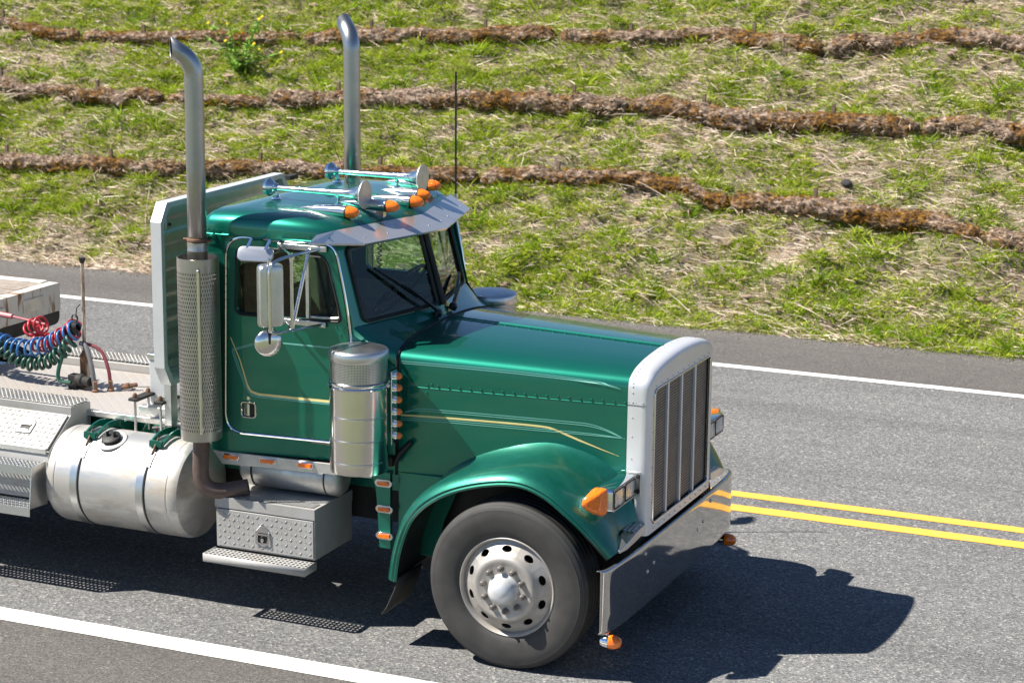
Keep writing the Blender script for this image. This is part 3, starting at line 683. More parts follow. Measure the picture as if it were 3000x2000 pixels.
# ---- air horns
for s in (-1, 1):
    y = s*.417; m = MB(); prof = [(.012, -.66), (.019, -.64), (.019, -.40), (.022, -.25), (.027, -.14), (.038, -.075), (.060, -.025), (.088, -.004)]
    m.lathe(prof, (-1.333, y, 2.702), (1, 0, 0), 24); h = m.build('air_horn', 'alu_pol', T, ang=60)
    MB().lathe([(.088, -.004), (.091, 0), (.091, .005), (0, .008)], (-1.333, y, 2.702), (1, 0, 0), 28).build('bell_cover', 'alu_dull', h, ang=30)
    m = MB(); m.lathe([(0, -.05), (.052, -.045), (.060, -.02), (.045, 0), (.03, .012), (.030, .03), (.018, .045)], (-2.0, y, 2.705), (1, 0, 0), 22); m.build('horn_driver', 'chrome', h, ang=50)
    m = MB(); m.tube([(-1.97, y, 2.70), (-1.972, y, 2.648)], .014, 8); m.lathe([(.034, 0), (.03, .014), (.014, .022)], (-1.972, y, 2.632), (0, 0, 1), 14)
    m.tube([(-1.52, y, 2.69), (-1.52, y, 2.63)], .009, 8); m.lathe([(.024, 0), (.02, .012), (.01, .02)], (-1.52, y, 2.624), (0, 0, 1), 12); m.tube([(-1.53, y, 2.69), (-1.51, y, 2.69)], .024, 10); m.build('horn_foot', 'chrome', h)
# ---- whip antennas
for a, b in (((-1.55, -.15, 2.61), (-1.82, -.2, 3.35)), ((-1.22, .12, 2.60), (-1.55, .12, 3.28)), ((-1.15, .28, 2.60), (-1.35, .34, 3.26))):
    MB().tube([a, b], .0016, 5).build('whip_antenna', 'black', T)
m = MB(); m.tube([(-1.429, 1.15, 2.46), (-1.432, 1.15, 3.345)], .0075, 8); an = m.build('radio_antenna', 'black', T)
MB().tube([(-1.425, 1.15, 2.43), (-1.427, 1.15, 2.49)], .013, 8).build('antenna_base', 'chrome', an)

# ---- mirrors
def rounded_slab(m, c, R, w, h, r, prof):
    """prof: (scale, depth) lofted rounded rectangle in the plane of R"""
    rings = []
    for sc, d in prof:
        rings.append([V(*c)+R @ V((p[0])*sc, d, (p[1]) if sc == 1 else p[1]*(1-(1-sc)*w/h)) for p in rrect(-w/2, w/2, -h/2, h/2, r, 4)])
    m.loft(rings, True)
def mirror(s):
    Rm = Matrix.Rotation(math.radians(42*(-s)*-1 if s > 0 else 42), 3, 'Z')   # local -y looks at the road ahead
    if s > 0: Rm = Matrix.Rotation(math.radians(180-42), 3, 'Z')
    y = lambda v: -s*v
    P_ = lambda x, yy, z: V(x, s*yy, z)
    m = MB(); c = P_(-1.545, 1.25, 2.18); rounded_slab(m, c, Rm, .155, .385, .03, [(.97, .035), (1, .028), (1, .0), (.97, -.022), (.90, -.034), (.80, -.037), (.3, -.038)])
    h = m.build('mirror', 'alu', T, ang=40)
    m = MB(); rounded_slab(m, c, Rm, .138, .365, .025, [(1, .0375), (.99, .039)]); m.build('mirror_glass', 'mirror', h)
    m = MB(); rounded_slab(m, c, Rm, .164, .395, .032, [(1, .03), (1, .016)]); m.build('mirror_rim', 'chrome', h)
    c2 = P_(-1.565, 1.25, 1.885); n2 = Rm @ V(0, -1, 0)
    m = MB(); m.lathe([(.086, -.012), (.088, 0), (.083, .012), (.064, .024), (.04, .031), (0, .034)], c2, n2, 28); cv = m.build('convex_mirror', 'alu_pol', T, ang=50)
    MB().lathe([(.083, -.013), (0, -.02)], c2, n2, 24).build('mirror_glass', 'mirror', cv)
    MB().tube([c2+n2*.03, c2+V(0, 0, .06)+n2*.035, c2+V(0, 0, .11)+n2*.02], .008, 6).build('mirror_clamp', 'dark', cv)
    m = MB(); f = lambda x, z, d: P_(x, ys(x)+d, z)
    m.tube(smooth_path([f(-1.40, 2.42, .03), P_(-1.46, 1.13, 2.415), P_(-1.495, 1.27, 2.40), P_(-1.515, 1.315, 2.35), P_(-1.515, 1.315, 2.20), P_(-1.515, 1.315, 2.02), P_(-1.51, 1.30, 1.965), P_(-1.48, 1.20, 1.952), f(-1.39, 1.945, .03)], 5), .0105, 8)
    m.tube([f(-1.68, 2.42, .03), P_(-1.47, 1.10, 2.395)], .0105, 8)
    m.tube([P_(-1.475, 1.115, 2.40), P_(-1.475, 1.115, 1.95)], .0115, 8); m.tube([f(-1.475, 2.415, .03), P_(-1.475, 1.115, 1.96)], .0125, 8)
    m.tube([f(-1.64, 1.94, .03), P_(-1.475, 1.13, 1.95)], .010, 8)
    for p in (P_(-1.475, 1.115, 2.40), P_(-1.475, 1.115, 1.95), P_(-1.535, 1.28, 2.385), P_(-1.525, 1.29, 1.975)): m.tube([p-V(0, 0, .014), p+V(0, 0, .022)], .016, 8)
    m.tube([P_(-1.545, 1.27, 2.365), P_(-1.545, 1.27, 2.415)], .007, 6)
    m.build('mirror_arm', 'alu_pol', T, ang=45)
    m = MB()
    for x0, x1, z in ((-1.70, -1.355, 2.422), (-1.66, -1.365, 1.945)):
        m = MB(); m.box(x0, x1, -.006, .006, -.017, .017, at=(0, s*(ys((x0+x1)/2)+.022), z)); m.build('mirror_bracket', 'alu', T, bevel=.003)
    m = MB(); R3 = Matrix.Rotation(math.radians(-s*-10), 3, 'Z') @ Matrix.Rotation(math.radians(28*s*-1), 3, 'X')
    if s > 0: R3 = Matrix.Rotation(PI, 3, 'Z') @ Matrix.Rotation(math.radians(-28), 3, 'X')
    else: R3 = Matrix.Rotation(math.radians(12), 3, 'Z') @ Matrix.Rotation(math.radians(-28), 3, 'X')
    cc = P_(-1.765, 1.05, 2.388); rounded_slab(m, cc, R3, .235, .10, .035, [(.95, .012), (1, .006), (1, 0), (.96, -.010), (.8, -.014)])
    sm = m.build('look_down_mirror', 'visor', T, ang=40)
    for dx in (-.06, .07): m = MB(); m.tube([cc+V(dx, 0, .03), cc+V(dx+.015, -s*.03, .085), P_(-1.765+dx+.02, ys(-1.75)+.01, 2.452)], .011, 6); m.build('mirror_post', 'chrome', sm)
for s in (-1, 1): mirror(s)

# ---- interior
m = MB(); m.prism([(-1.23, 1.905), (-1.30, 1.905), (-1.40, 1.84), (-1.38, 1.60), (-1.23, 1.5)], lambda u, v, d: V(u, d, v), -.76, .76); m.build('dashboard', 'interior', T, bevel=.01)
for s, mt in ((-1, 'seat'), (1, 'interior')):
    m = MB(); m.box(-2.02, -1.55, s*.42-.25, s*.42+.25, 1.48, 1.60); m.box(-.06, .06, -.25, .25, 0, .66, R=Matrix.Rotation(-.12, 3, 'Y'), at=(-1.99, s*.42, 1.58)); m.box(-.045, .045, -.13, .13, 0, .16, R=Matrix.Rotation(-.12, 3, 'Y'), at=(-2.07, s*.42, 2.25))
    m.build('seat', mt, T, bevel=.03)
for s in (-1, 1):
    m = MB(); m.box(-2.15, -1.30, s*.805-.012, s*.805+.012, 1.15, 1.90); m.box(-1.95, -1.50, s*.77-.03, s*.77+.03, 1.70, 1.76); m.build('door_lining', 'lining', T, bevel=.008)
m = MB(); m.box(-2.17, -2.15, -.78, .78, 1.15, 1.93); m.build('rear_lining', 'lining', T, bevel=.006)
m = MB(); m.box(-1.32, -1.24, .22, .62, 1.91, 1.965); m.build('gauge_hood', 'black', T, bevel=.012)
m = MB(); cst = V(-1.50, .42, 1.93); ax = V(-.75, 0, .66).normalized(); e1 = V(0, 1, 0); e2 = ax.cross(e1)
m.tube([cst+.23*(math.cos(a)*e1+math.sin(a)*e2) for a in np.linspace(0, 2*PI, 33)[:-1]], .014, 8, closed=True)
for a in (PI*.1, PI*.9, PI*1.5): m.tube([cst-ax*.03, cst+.23*(math.cos(a)*e1+math.sin(a)*e2)], .011, 6)
m.tube([cst, cst-ax*.35], .03, 8); m.build('steering_wheel', 'black_gloss', T)
m = MB(); m.box(-1.62, -1.40, -.62, -.05, 2.34, 2.44); m.build('overhead_console', 'interior', T, bevel=.01)
m = MB(); c0 = V(-1.45, .02, 2.36)
m.tube([c0+V(.012*math.cos(i*.9), -.0+.012*math.sin(i*.9), -.0045*i*1.0) for i in range(58)], .004, 5); m.build('radio_cord', 'black', T)
MB().poly(RW, [], lambda u, v: V(-2.19, u, v)).build('rear_window', 'glass', T)

# ---- hood
hood = MB(); XS = np.linspace(-.93, .549, 9); hood.loft([dense(ring_full(float(x)), 3) for x in XS], ring_closed=False)
hd = hood.build('hood', 'green', T, ang=60)
def hy(s): return lambda x, z: s*(hood_w(x)*(1+(.0 if z > 1.3 else .004)))
for s in (-1, 1):
    off = V(0, s*.004, 0)
    m = MB(); ribbon(m, sp2([(-.915, 1.387), (-.65, 1.394), (-.307, 1.398), (.0, 1.397), (.09, 1.384), (.174, 1.356), (.30, 1.315), (.496, 1.257)], 6), lambda t: .0125*(1 if t < .8 else max(.15, (1-t)*5)), hy(s), off); m.build('yellow_pinstripe', 'yellow_line', hd)
    m = MB()
    for d in (0, .013):
        ribbon(m, sp2([(-.915, 1.719+d), (-.309, 1.718+d), (.285, 1.702+d*.8), (.42, 1.690+d*.4), (.50, 1.676)], 5), .005, lambda x, z: s*(hood_w(x)*(.998 if z < 1.7 else .990)), V(0, s*.007, 0))
        ribbon(m, sp2([(-.892, 1.406), (-.80, 1.424+d), (-.667, 1.428+d), (-.307, 1.430+d), (.20, 1.430+d), (.32, 1.425+d), (.42, 1.405+d*.6), (.532, 1.366)], 5), .0045, hy(s), off)
        ribbon(m, sp2([(-.915, 1.356+d), (-.667, 1.366+d), (-.307, 1.368+d), (.252, 1.371+d*.8), (.44, 1.371+d*.3), (.532, 1.370)], 5), .0045, hy(s), off)
    m.build('teal_pinstripe', 'teal_line', hd)
    m = MB()
    for i in range(19): x = -.74+i*.0705; m.sphere((x, s*(hood_w(x)+.001), 1.592), .0085, 7, 5)
    m.sphere((-.71, s*(hood_w(-.71)+.001), 1.60), .0085, 7, 5); m.sphere((-.745, s*(hood_w(-.745)+.001), 1.545), .0085, 7, 5)
    m.build('rivet_row', 'green', hd, kind='stuff', clean=False)
    m = MB(); m.tube([(x, s*(hood_w(x)+.0005), 1.574) for x in (-.93, -.4, .1, .549)], .0028, 6); m.build('belt_seam', 'green', hd)
m = MB(); zt = lambda x: 1.824+(.549-x)/1.479*.046
m.loft([[V(x, -.024, zt(x)+.001), V(x, -.024, zt(x)+.005), V(x, -.008, zt(x)+.006), V(x, 0, zt(x)+.012), V(x, .008, zt(x)+.006), V(x, .024, zt(x)+.005), V(x, .024, zt(x)+.001)] for x in (-.92, -.2, .545)], ring_closed=False); m.build('hood_hinge', 'green', hd, ang=25)
m = MB()
for i in range(17):
    x = -.85+i*.083
    for s in (-1, 1): m.sphere((x, s*.034, zt(x)+.001), .007, 6, 4)
m.build('rivet_row', 'green', hd, kind='stuff', clean=False)
g0 = [p+V(-.006, 0, .0) for p in dense(ring_full(-.934, .004), 3)]; MB().tube(g0, .010, 6).build('hood_gasket', 'black', hd)
# hood lower sides behind the wheel arch, rear corner skirt
for s in (-1, 1):
    m = MB(); m.prism([(-.925, .50), (-.66, .50), (-.60, .75), (-.50, .98), (-.45, 1.02), (-.925, 1.02)], lambda u, v, d: V(u, s*(.745+d+.03*(1.02-v)), v), -.01, .012); m.build('hood_side_panel', 'green', T, bevel=.003)
    m = MB(); m.prism(sp2([(-1.135, 1.02), (-1.09, .985), (-1.065, .93), (-1.05, .80), (-1.035, .525)], 4)+[(-.958, .525), (-.958, 1.02)], lambda u, v, d: V(u, s*(.80+d), v), -.02, .012); fs = m.build('cowl_skirt', 'green', T, bevel=.003)
    for z in (.952, .783, .608):
        x = -1.0 if z > .9 else -.995
        mm = MB(); mm.prism(round_poly([(x-.06, z-.008), (x-.045, z-.024), (x+.045, z-.024), (x+.06, z-.008), (x+.06, z+.008), (x+.045, z+.024), (x-.045, z+.024), (x-.06, z+.008)], .006, 2), lambda u, v, d: V(u, s*(.812+d), v), 0, .014); bz = mm.build('side_marker', 'chrome', fs, bevel=.003)
        mm = MB(); mm.prism(rrect(x-.040, x+.040, z-.013, z+.013, .008, 3), lambda u, v, d: V(u, s*(.812+d), v), .008, .024); mm.build('amber_lens', 'amber', bz, bevel=.005)
# ---- cab skirt with lights
for s in (-1, 1):
    m = MB(); m.prism([(-2.185, 1.048), (-2.12, .965), (-1.065, .985), (-1.065, 1.048)], lambda u, v, d: V(u, s*(ys(u)+d), v), -.004, .012); sk = m.build('cab_skirt', 'alu_dull', T, bevel=.002)
    for x in (-2.051, -1.791, -1.525, -1.27):
        mm = MB(); z = 1.021; mm.prism(rrect(x-.060, x+.060, z-.020, z+.020, .019, 4), lambda u, v, d: V(u, s*(ys(x)+d), v), .010, .022); bz = mm.build('side_marker', 'chrome', sk, bevel=.003)
        mm = MB(); mm.prism(rrect(x-.046, x+.046, z-.0125, z+.0125, .006, 3), lambda u, v, d: V(u, s*(ys(x)+d), v), .018, .034); mm.build('amber_lens', 'amber', bz, bevel=.004)
    m = MB(); c = V(0, s*.72, .925); r = .118
    m.lathe([(0, -.05), (.05, -.045), (.09, -.03), (r, 0), (r, .66), (.09, .69), (.05, .705), (0, .71)], (-2.02, s*.72, .915), (1, 0, 0), 24); at = m.build('air_tank', 'alu_dull', T, ang=50)
    for x in (-1.95, -1.42): MB().lathe([(r+.002, -.006), (r+.004, 0), (r+.002, .006)], (x, s*.72, .915), (1, 0, 0), 24).build('tank_strap', 'black', at)

# ---- fenders
LIP = smooth_path([(-.752, 0, .44), (-.715, 0, .65), (-.627, 0, .863), (-.455, 0, 1.012), (-.221, 0, 1.107), (.035, 0, 1.150), (.22, 0, 1.103), (.373, 0, .997), (.50, 0, .872), (.605, 0, .745)], 5)
for s in (-1, 1):
    m = MB(); rings = []; n = len(LIP)
    for i, p in enumerate(LIP):
        t = (LIP[min(i+1, n-1)]-LIP[max(i-1, 0)]).normalized(); nr = V(-t.z, 0, t.x)
        fr = max(0, (p.x-.30)/.32); inn = .60
        ring = []
        for y, d in ((1.150, -.005), (1.158, .008), (1.150, .020), (1.157, .030), (1.148, .042), (1.128, .062), (1.085, .078), (1.02, .088), (.92, .092), (.82, .096), (.74, .108), (.68, .13), (.64, .16), (.615, .20)):
            q = p+nr*d*(1-(.45 if y > .9 else .85)*fr*fr); yy = y-max(0, y-1.0)*.5*fr*fr
            ring.append(V(q.x, s*(yy-.02*fr*(1 if y > 1 else 0)), q.z))
        rings.append(ring)
    m.loft(rings, ring_closed=False); fd = m.build('fender', 'fender', T, ang=45)
    m = MB(); rings = []
    for i, p in enumerate(LIP):
        t = (LIP[min(i+1, n-1)]-LIP[max(i-1, 0)]).normalized(); nr = V(-t.z, 0, t.x); fr = max(0, (p.x-.30)/.32); kk = 1-.85*fr*fr; rings.append([V((p+nr*d*kk).x, s*(y-max(0, y-1.0)*.5*fr*fr), (p+nr*d*kk).z) for y, d in ((1.14, -.006), (1.135, .012), (.66, .03), (.62, -.3))])
    m.loft(rings, ring_closed=False); m.build('fender_liner', 'black', fd, ang=50)
    m = MB(); m.loft([[V(-.752, s*1.13, .46), V(-.752, s*.80, .46)], [V(-.775, s*1.125, .38), V(-.77, s*.80, .38)], [V(-.835, s*1.12, .25), V(-.825, s*.80, .26)], [V(-.868, s*1.12, .205), V(-.855, s*.80, .215)]], ring_closed=False)
    o = m.build('mud_flap', 'dark', T); so = o.modifiers.new('thick', 'SOLIDIFY'); so.thickness = .012
# wheel well wall
m = MB()
for s in (-1, 1): m.box(-.66, .60, s*.60-.01, s*.60+.01, .35, 1.15)
m.box(-.9, .63, -.6, .6, .35, 1.0); m.build('engine_bay', 'dark', T)

# ---- grille shell
SP = HP[:-1]+[(.606, 1.0), (.604, .768)]
def shp(g, x):
    half = [(y-g*min(1, y/.45), z-g*(1 if z > 1.7 else .0)*(1-max(0, y-.5)/.12 if y > .5 else 1)) for y, z in SP]
    return [V(x, -y, z) for y, z in reversed(half)]+[V(x, y, z) for y, z in half[1:]]
m = MB(); m.loft([dense(shp(-.003, .545), 3), dense(shp(-.003, .63), 3), dense(shp(.001, .655), 3), dense(shp(.010, .673), 3), dense(shp(.022, .682), 3), dense(shp(.036, .685), 3)], ring_closed=False)
fo = dense(shp(.036, .685), 3); OPN = rrect(-.522, .522, .828, 1.668, .035)
m.poly([(p.y, p.z) for p in fo], [OPN], lambda u, v: V(.685, u, v))
m.add([V(.685, -.568, .768), V(.685, .568, .768), V(.55, .59, .768), V(.55, -.59, .768)], [(0, 1, 2, 3)])
sh = m.build('grille_shell', 'shell', T, ang=40)
m = MB(); m.tube([V(.687, p[0], p[1]) for p in OPN], .007, 6, closed=True); m.loft([[V(.687, p[0], p[1]) for p in OPN], [V(.655, p[0], p[1]) for p in OPN]]); m.build('grille_frame', 'alu_pol', sh)
MB().poly(OPN, [], lambda u, v: V(.635, u, v)).build('radiator_backing', 'dark', sh)
for k in range(4):
    a = -.505+k*.2555; b = a+.2435; mm = MB(); mm.holes(lambda u, v, d: V(.668-d, u, v), a, b, .84, 1.655, 13, 46, .86, .80, depth=.006, n=8)
    mm.build('grille_screen', 'screen', sh, clean=False)
for k in range(3):
    y = -.256+k*.2555; mm = MB(); mm.box(.655, .682, y-.012, y+.012, .83, 1.665); mm.build('grille_bar', 'shell', sh, bevel=.002)
m = MB()
for p in dense(shp(-.003, .575), 3)[::2]: m.sphere(p, .0055, 6, 4)
for i in range(11): m.sphere((.687, -.5+i*.1, 1.69), .005, 6, 4); m.sphere((.687, -.5+i*.1, .795), .005, 6, 4)
for i in range(8):
    for s in (-1, 1): m.sphere((.687, s*.545, .86+i*.11), .005, 6, 4)
for i in range(3):
    for s in (-1, 1): m.sphere((.55+.045*i, s*.606, 1.60), .0055, 6, 4)
m.build('rivet_row', 'alu_dull', sh, kind='stuff', clean=False)
m = MB()
for s in (-1, 1): m.tube([(.545, s*.609, 1.582), (.66, s*.609, 1.582)], .002, 4)
m.build('shell_seam', 'dark', sh)

# ---- headlights
for s in (-1, 1):
    P_ = lambda x, y, z: V(x, s*y, z)
    m = MB(); FR = rrect(.655, 1.035, 1.03, 1.165, .018, 3)
    rings = [[P_(.622, p[0], p[1]) for p in FR], [P_(.60, p[0], p[1]) for p in offset_poly(FR, .004)], [P_(.53, p[0], p[1]) for p in offset_poly(FR, .003)]]
    BK = [(q[0]*.80+.155, 1.10+(q[1]-1.10)*.62) for q in FR]; rings += [[P_(.47, p[0], p[1]) for p in BK], [P_(.42, p[0]*.8+.15, 1.10+(p[1]-1.10)*.5) for p in BK]]
    m.loft(rings, True); h = m.build('headlight', 'chrome', T, ang=35)
    m = MB(); m.poly(offset_poly(FR, -.004), [rrect(.672, .838, 1.045, 1.15, .012, 3), rrect(.856, 1.02, 1.045, 1.15, .012, 3)], lambda u, v: P_(.626, u, v)); m.build('lamp_bezel', 'alu_dull', h)
    for a, b in ((.672, .838), (.856, 1.02)):
        R0 = rrect(a, b, 1.045, 1.15, .012, 3); MB().tube([P_(.628, p[0], p[1]) for p in R0], .0035, 5, closed=True).build('lens_gasket', 'black', h)
        m = MB(); c = (a+b)/2; m.loft([[P_(.6245, p[0], p[1]) for p in R0], [P_(.6238-.0, c+(p[0]-c)*.55, 1.0975+(p[1]-1.0975)*.55) for p in R0], [P_(.6235, c+(p[0]-c)*.1, 1.0975+(p[1]-1.0975)*.1) for p in R0]], True); m.build('reflector', 'reflector', h)
        m = MB(); m.loft([[P_(.627, p[0], p[1]) for p in R0], [P_(.632, c+(p[0]-c)*.9, 1.0975+(p[1]-1.0975)*.9) for p in R0]], True); m.build('lamp_glass', 'lamp_glass', h)
    m = MB(); A = rrect(.50, .59, 1.015, 1.175, .02, 3)
    m.loft([[P_(p[0], 1.037, p[1]) for p in A], [P_(p[0], 1.075, p[1]) for p in A], [P_(.545+(p[0]-.545)*.72-.03, 1.115, 1.097+(p[1]-1.097)*.62) for p in A], [P_(.545+(p[0]-.545)*.45-.055, 1.14, 1.094+(p[1]-1.094)*.28) for p in A], [P_(.545+(p[0]-.545)*.1-.065, 1.15, 1.092+(p[1]-1.092)*.05) for p in A]], True); m.build('turn_signal', 'amber', h, ang=50)
    m = MB(); m.box(.565, .64, -.004, .004, 1.02, 1.17, at=(0, s*.612, 0)); m.box(.56, .60, -.04, .04, 1.06, 1.13, at=(0, s*.64, 0)); br = m.build('headlight_bracket', 'alu', h, bevel=.002)
    m = MB()
    for z in (1.05, 1.145): m.lathe([(.014, 0), (.014, .008), (0, .012)], P_(.625, .617, z), (0, s, 0), 8)
    m.build('bracket_bolt', 'dark', h)
    # boarding step beside the grille
    m = MB(); q = lambda u, v: P_(.595+.085*v, .625+.17*u, .862-.012*u)
    m.holes(lambda u, v, d: q(u, v)-V(0, 0, d), 0, 1, 0, 1, 4, 3, .74, .74, depth=.008)
    m.loft([[P_(.595, .625, .856), P_(.595, .625, .815), P_(.682, .625, .805), P_(.682, .625, .856)], [P_(.598, .80, .843), P_(.598, .80, .80), P_(.684, .80, .79), P_(.684, .80, .843)], [P_(.605, .90, .825), P_(.605, .90, .785), P_(.672, .915, .772), P_(.672, .915, .81)], [P_(.615, .98, .795), P_(.615, .98, .775), P_(.655, .99, .768), P_(.655, .99, .785)]], True)
    m.build('foot_step', 'alu', T, ang=30, bevel=.004)

# ---- bumper
m = MB(); prof = [(.655, .722), (.664, .7245), (.672, .7225), (.680, .712), (.6805, .706), (.6805, .695), (.6805, .60), (.6805, .45), (.6805, .34), (.679, .330), (.670, .318)]
rings = []; BW = [(.4, .007, 1), (.7, .004, 1), (.9, -.001, 1), (1.0, -.006, 1), (1.08, -.013, 1), (1.14, -.021, 1), (1.18, -.030, .99), (1.203, -.046, .98), (1.212, -.058, .97)]
for y, dx, k in (*[(-y, dx, k) for y, dx, k in reversed(BW)], (0, .008, 1), *BW):
    rings.append([V(x+dx, y, .72-(.72-z)*k) for x, z in prof])
m.loft(rings, ring_closed=False); bp = m.build('bumper', 'bumper', T, ang=55); so = bp.modifiers.new('thick', 'SOLIDIFY'); so.thickness = .006; so.offset = -1
m = MB()
for y, z in ((-.62, .665), (-.47, .565), (-.58, .54), (.47, .565), (.36, .54), (.62, .665)): m.lathe([(.013, 0), (.012, .006), (.005, .010), (0, .010)], (.684, y, z), (1, 0, 0), 8)
m.build('bumper_bolt', 'alu_dull', bp, kind='stuff', clean=False)
for s in (-1, 1): m = MB(); m.box(.45, .62, s*.415-.035, s*.415+.035, .45, .70); m.build('bumper_mount', 'dark', bp); MB().tube([(.60, s*.80, .742), (.60, s*.45, .748)], .016, 8).build('tow_pin', 'chrome', bp)
for s in (-1, 1):
    m = MB(); m.lathe([(0, -.055), (.035, -.05), (.043, -.03), (.044, 0)], (.645, s*1.10, .255), (1, 0, 0), 18); m.tube([(.625, s*1.10, .29), (.63, s*1.10, .325)], .012, 6); o = m.build('bumper_lamp', 'chrome', bp, ang=45)
    MB().lathe([(.043, 0), (.0435, .015), (.038, .045), (.024, .068), (0, .077)], (.646, s*1.10, .255), (1, 0, 0), 18).build('amber_lens', 'amber', o, ang=60)

# ---- air cleaners
for s in (-1, 1):
    cx, cy, r = -1.082, s*.99, .182
    m = MB(); m.lathe([(0, 1.075), (.14, 1.07), (.18, 1.078), (r, 1.10), (r, 1.14), (r+.002, 1.143), (r+.002, 1.150), (r, 1.153), (r, 1.285), (r+.002, 1.288), (r+.002, 1.294), (r, 1.297), (r, 1.43), (r+.002, 1.433), (r+.002, 1.439), (r, 1.442), (r, 1.612)], (cx, cy, 0), (0, 0, 1), 48); ac = m.build('air_cleaner', 'alu_pol', T, ang=20)
    MB().lathe([(r+.001, 1.610), (r+.014, 1.614), (r+.016, 1.624), (r+.008, 1.632), (r+.014, 1.640), (r+.014, 1.650), (r, 1.655)], (cx, cy, 0), (0, 0, 1), 48).build('clamp_band', 'chrome', ac, ang=40)
    m = MB(); m.holes(lambda u, v, d: V(cx+(r-.004-d)*math.cos(u), cy+(r-.004-d)*math.sin(u), v), 0, 2*PI, 1.65, 1.80, 120, 15, .6, .6, depth=.002, n=8); m.build('intake_screen', 'alu', ac, clean=False)
    MB().lathe([(r-.02, 1.65), (r-.02, 1.80)], (cx, cy, 0), (0, 0, 1), 32).build('filter_core', 'dark', ac)
    MB().lathe([(r+.001, 1.785), (r+.004, 1.79), (r+.004, 1.835), (r-.004, 1.846), (r-.02, 1.852), (.09, 1.866), (0, 1.870)], (cx, cy, 0), (0, 0, 1), 48).build('cleaner_lid', 'alu', ac, ang=40)
    m = MB(); m.box(cx-.06, cx+.06, -.12, .0, 1.18, 1.24, at=(0, s*.88, 0)); m.box(cx-.06, cx+.06, -.12, .0, 1.50, 1.56, at=(0, s*.88, 0)); m.build('cleaner_mount', 'dark', ac)
    m = MB(); m.box(-.893, -.885, s*.885-.045, s*.885+.03, 1.24, 1.705); lb = m.build('light_strip', 'chrome', T, bevel=.002)
    for k in range(6):
        z = 1.672-k*.0757; yy = s*.885
        mm = MB(); mm.lathe([(.030, 0), (.030, .012), (.024, .022)], (-.885, yy, z), (1, 0, 0), 14); mm.add([V(-.885, yy-.030, z+.018), V(-.848, yy-.026, z+.030), V(-.848, yy+.026, z+.030), V(-.885, yy+.030, z+.018)], [(0, 1, 2, 3)]); b_ = mm.build('bezel', 'chrome', lb)
        MB().lathe([(.024, .012), (.022, .034), (.012, .046), (0, .05)], (-.885, yy, z), (1, 0, 0), 14).build('amber_lens', 'amber', lb, ang=60)
    MB().tube([(-.93, s*.80, 1.08), (-.90, s*.79, 1.15), (-.83, s*.775, 1.23)], [.012, .022, .018], 8).build('hood_latch', 'black', T)

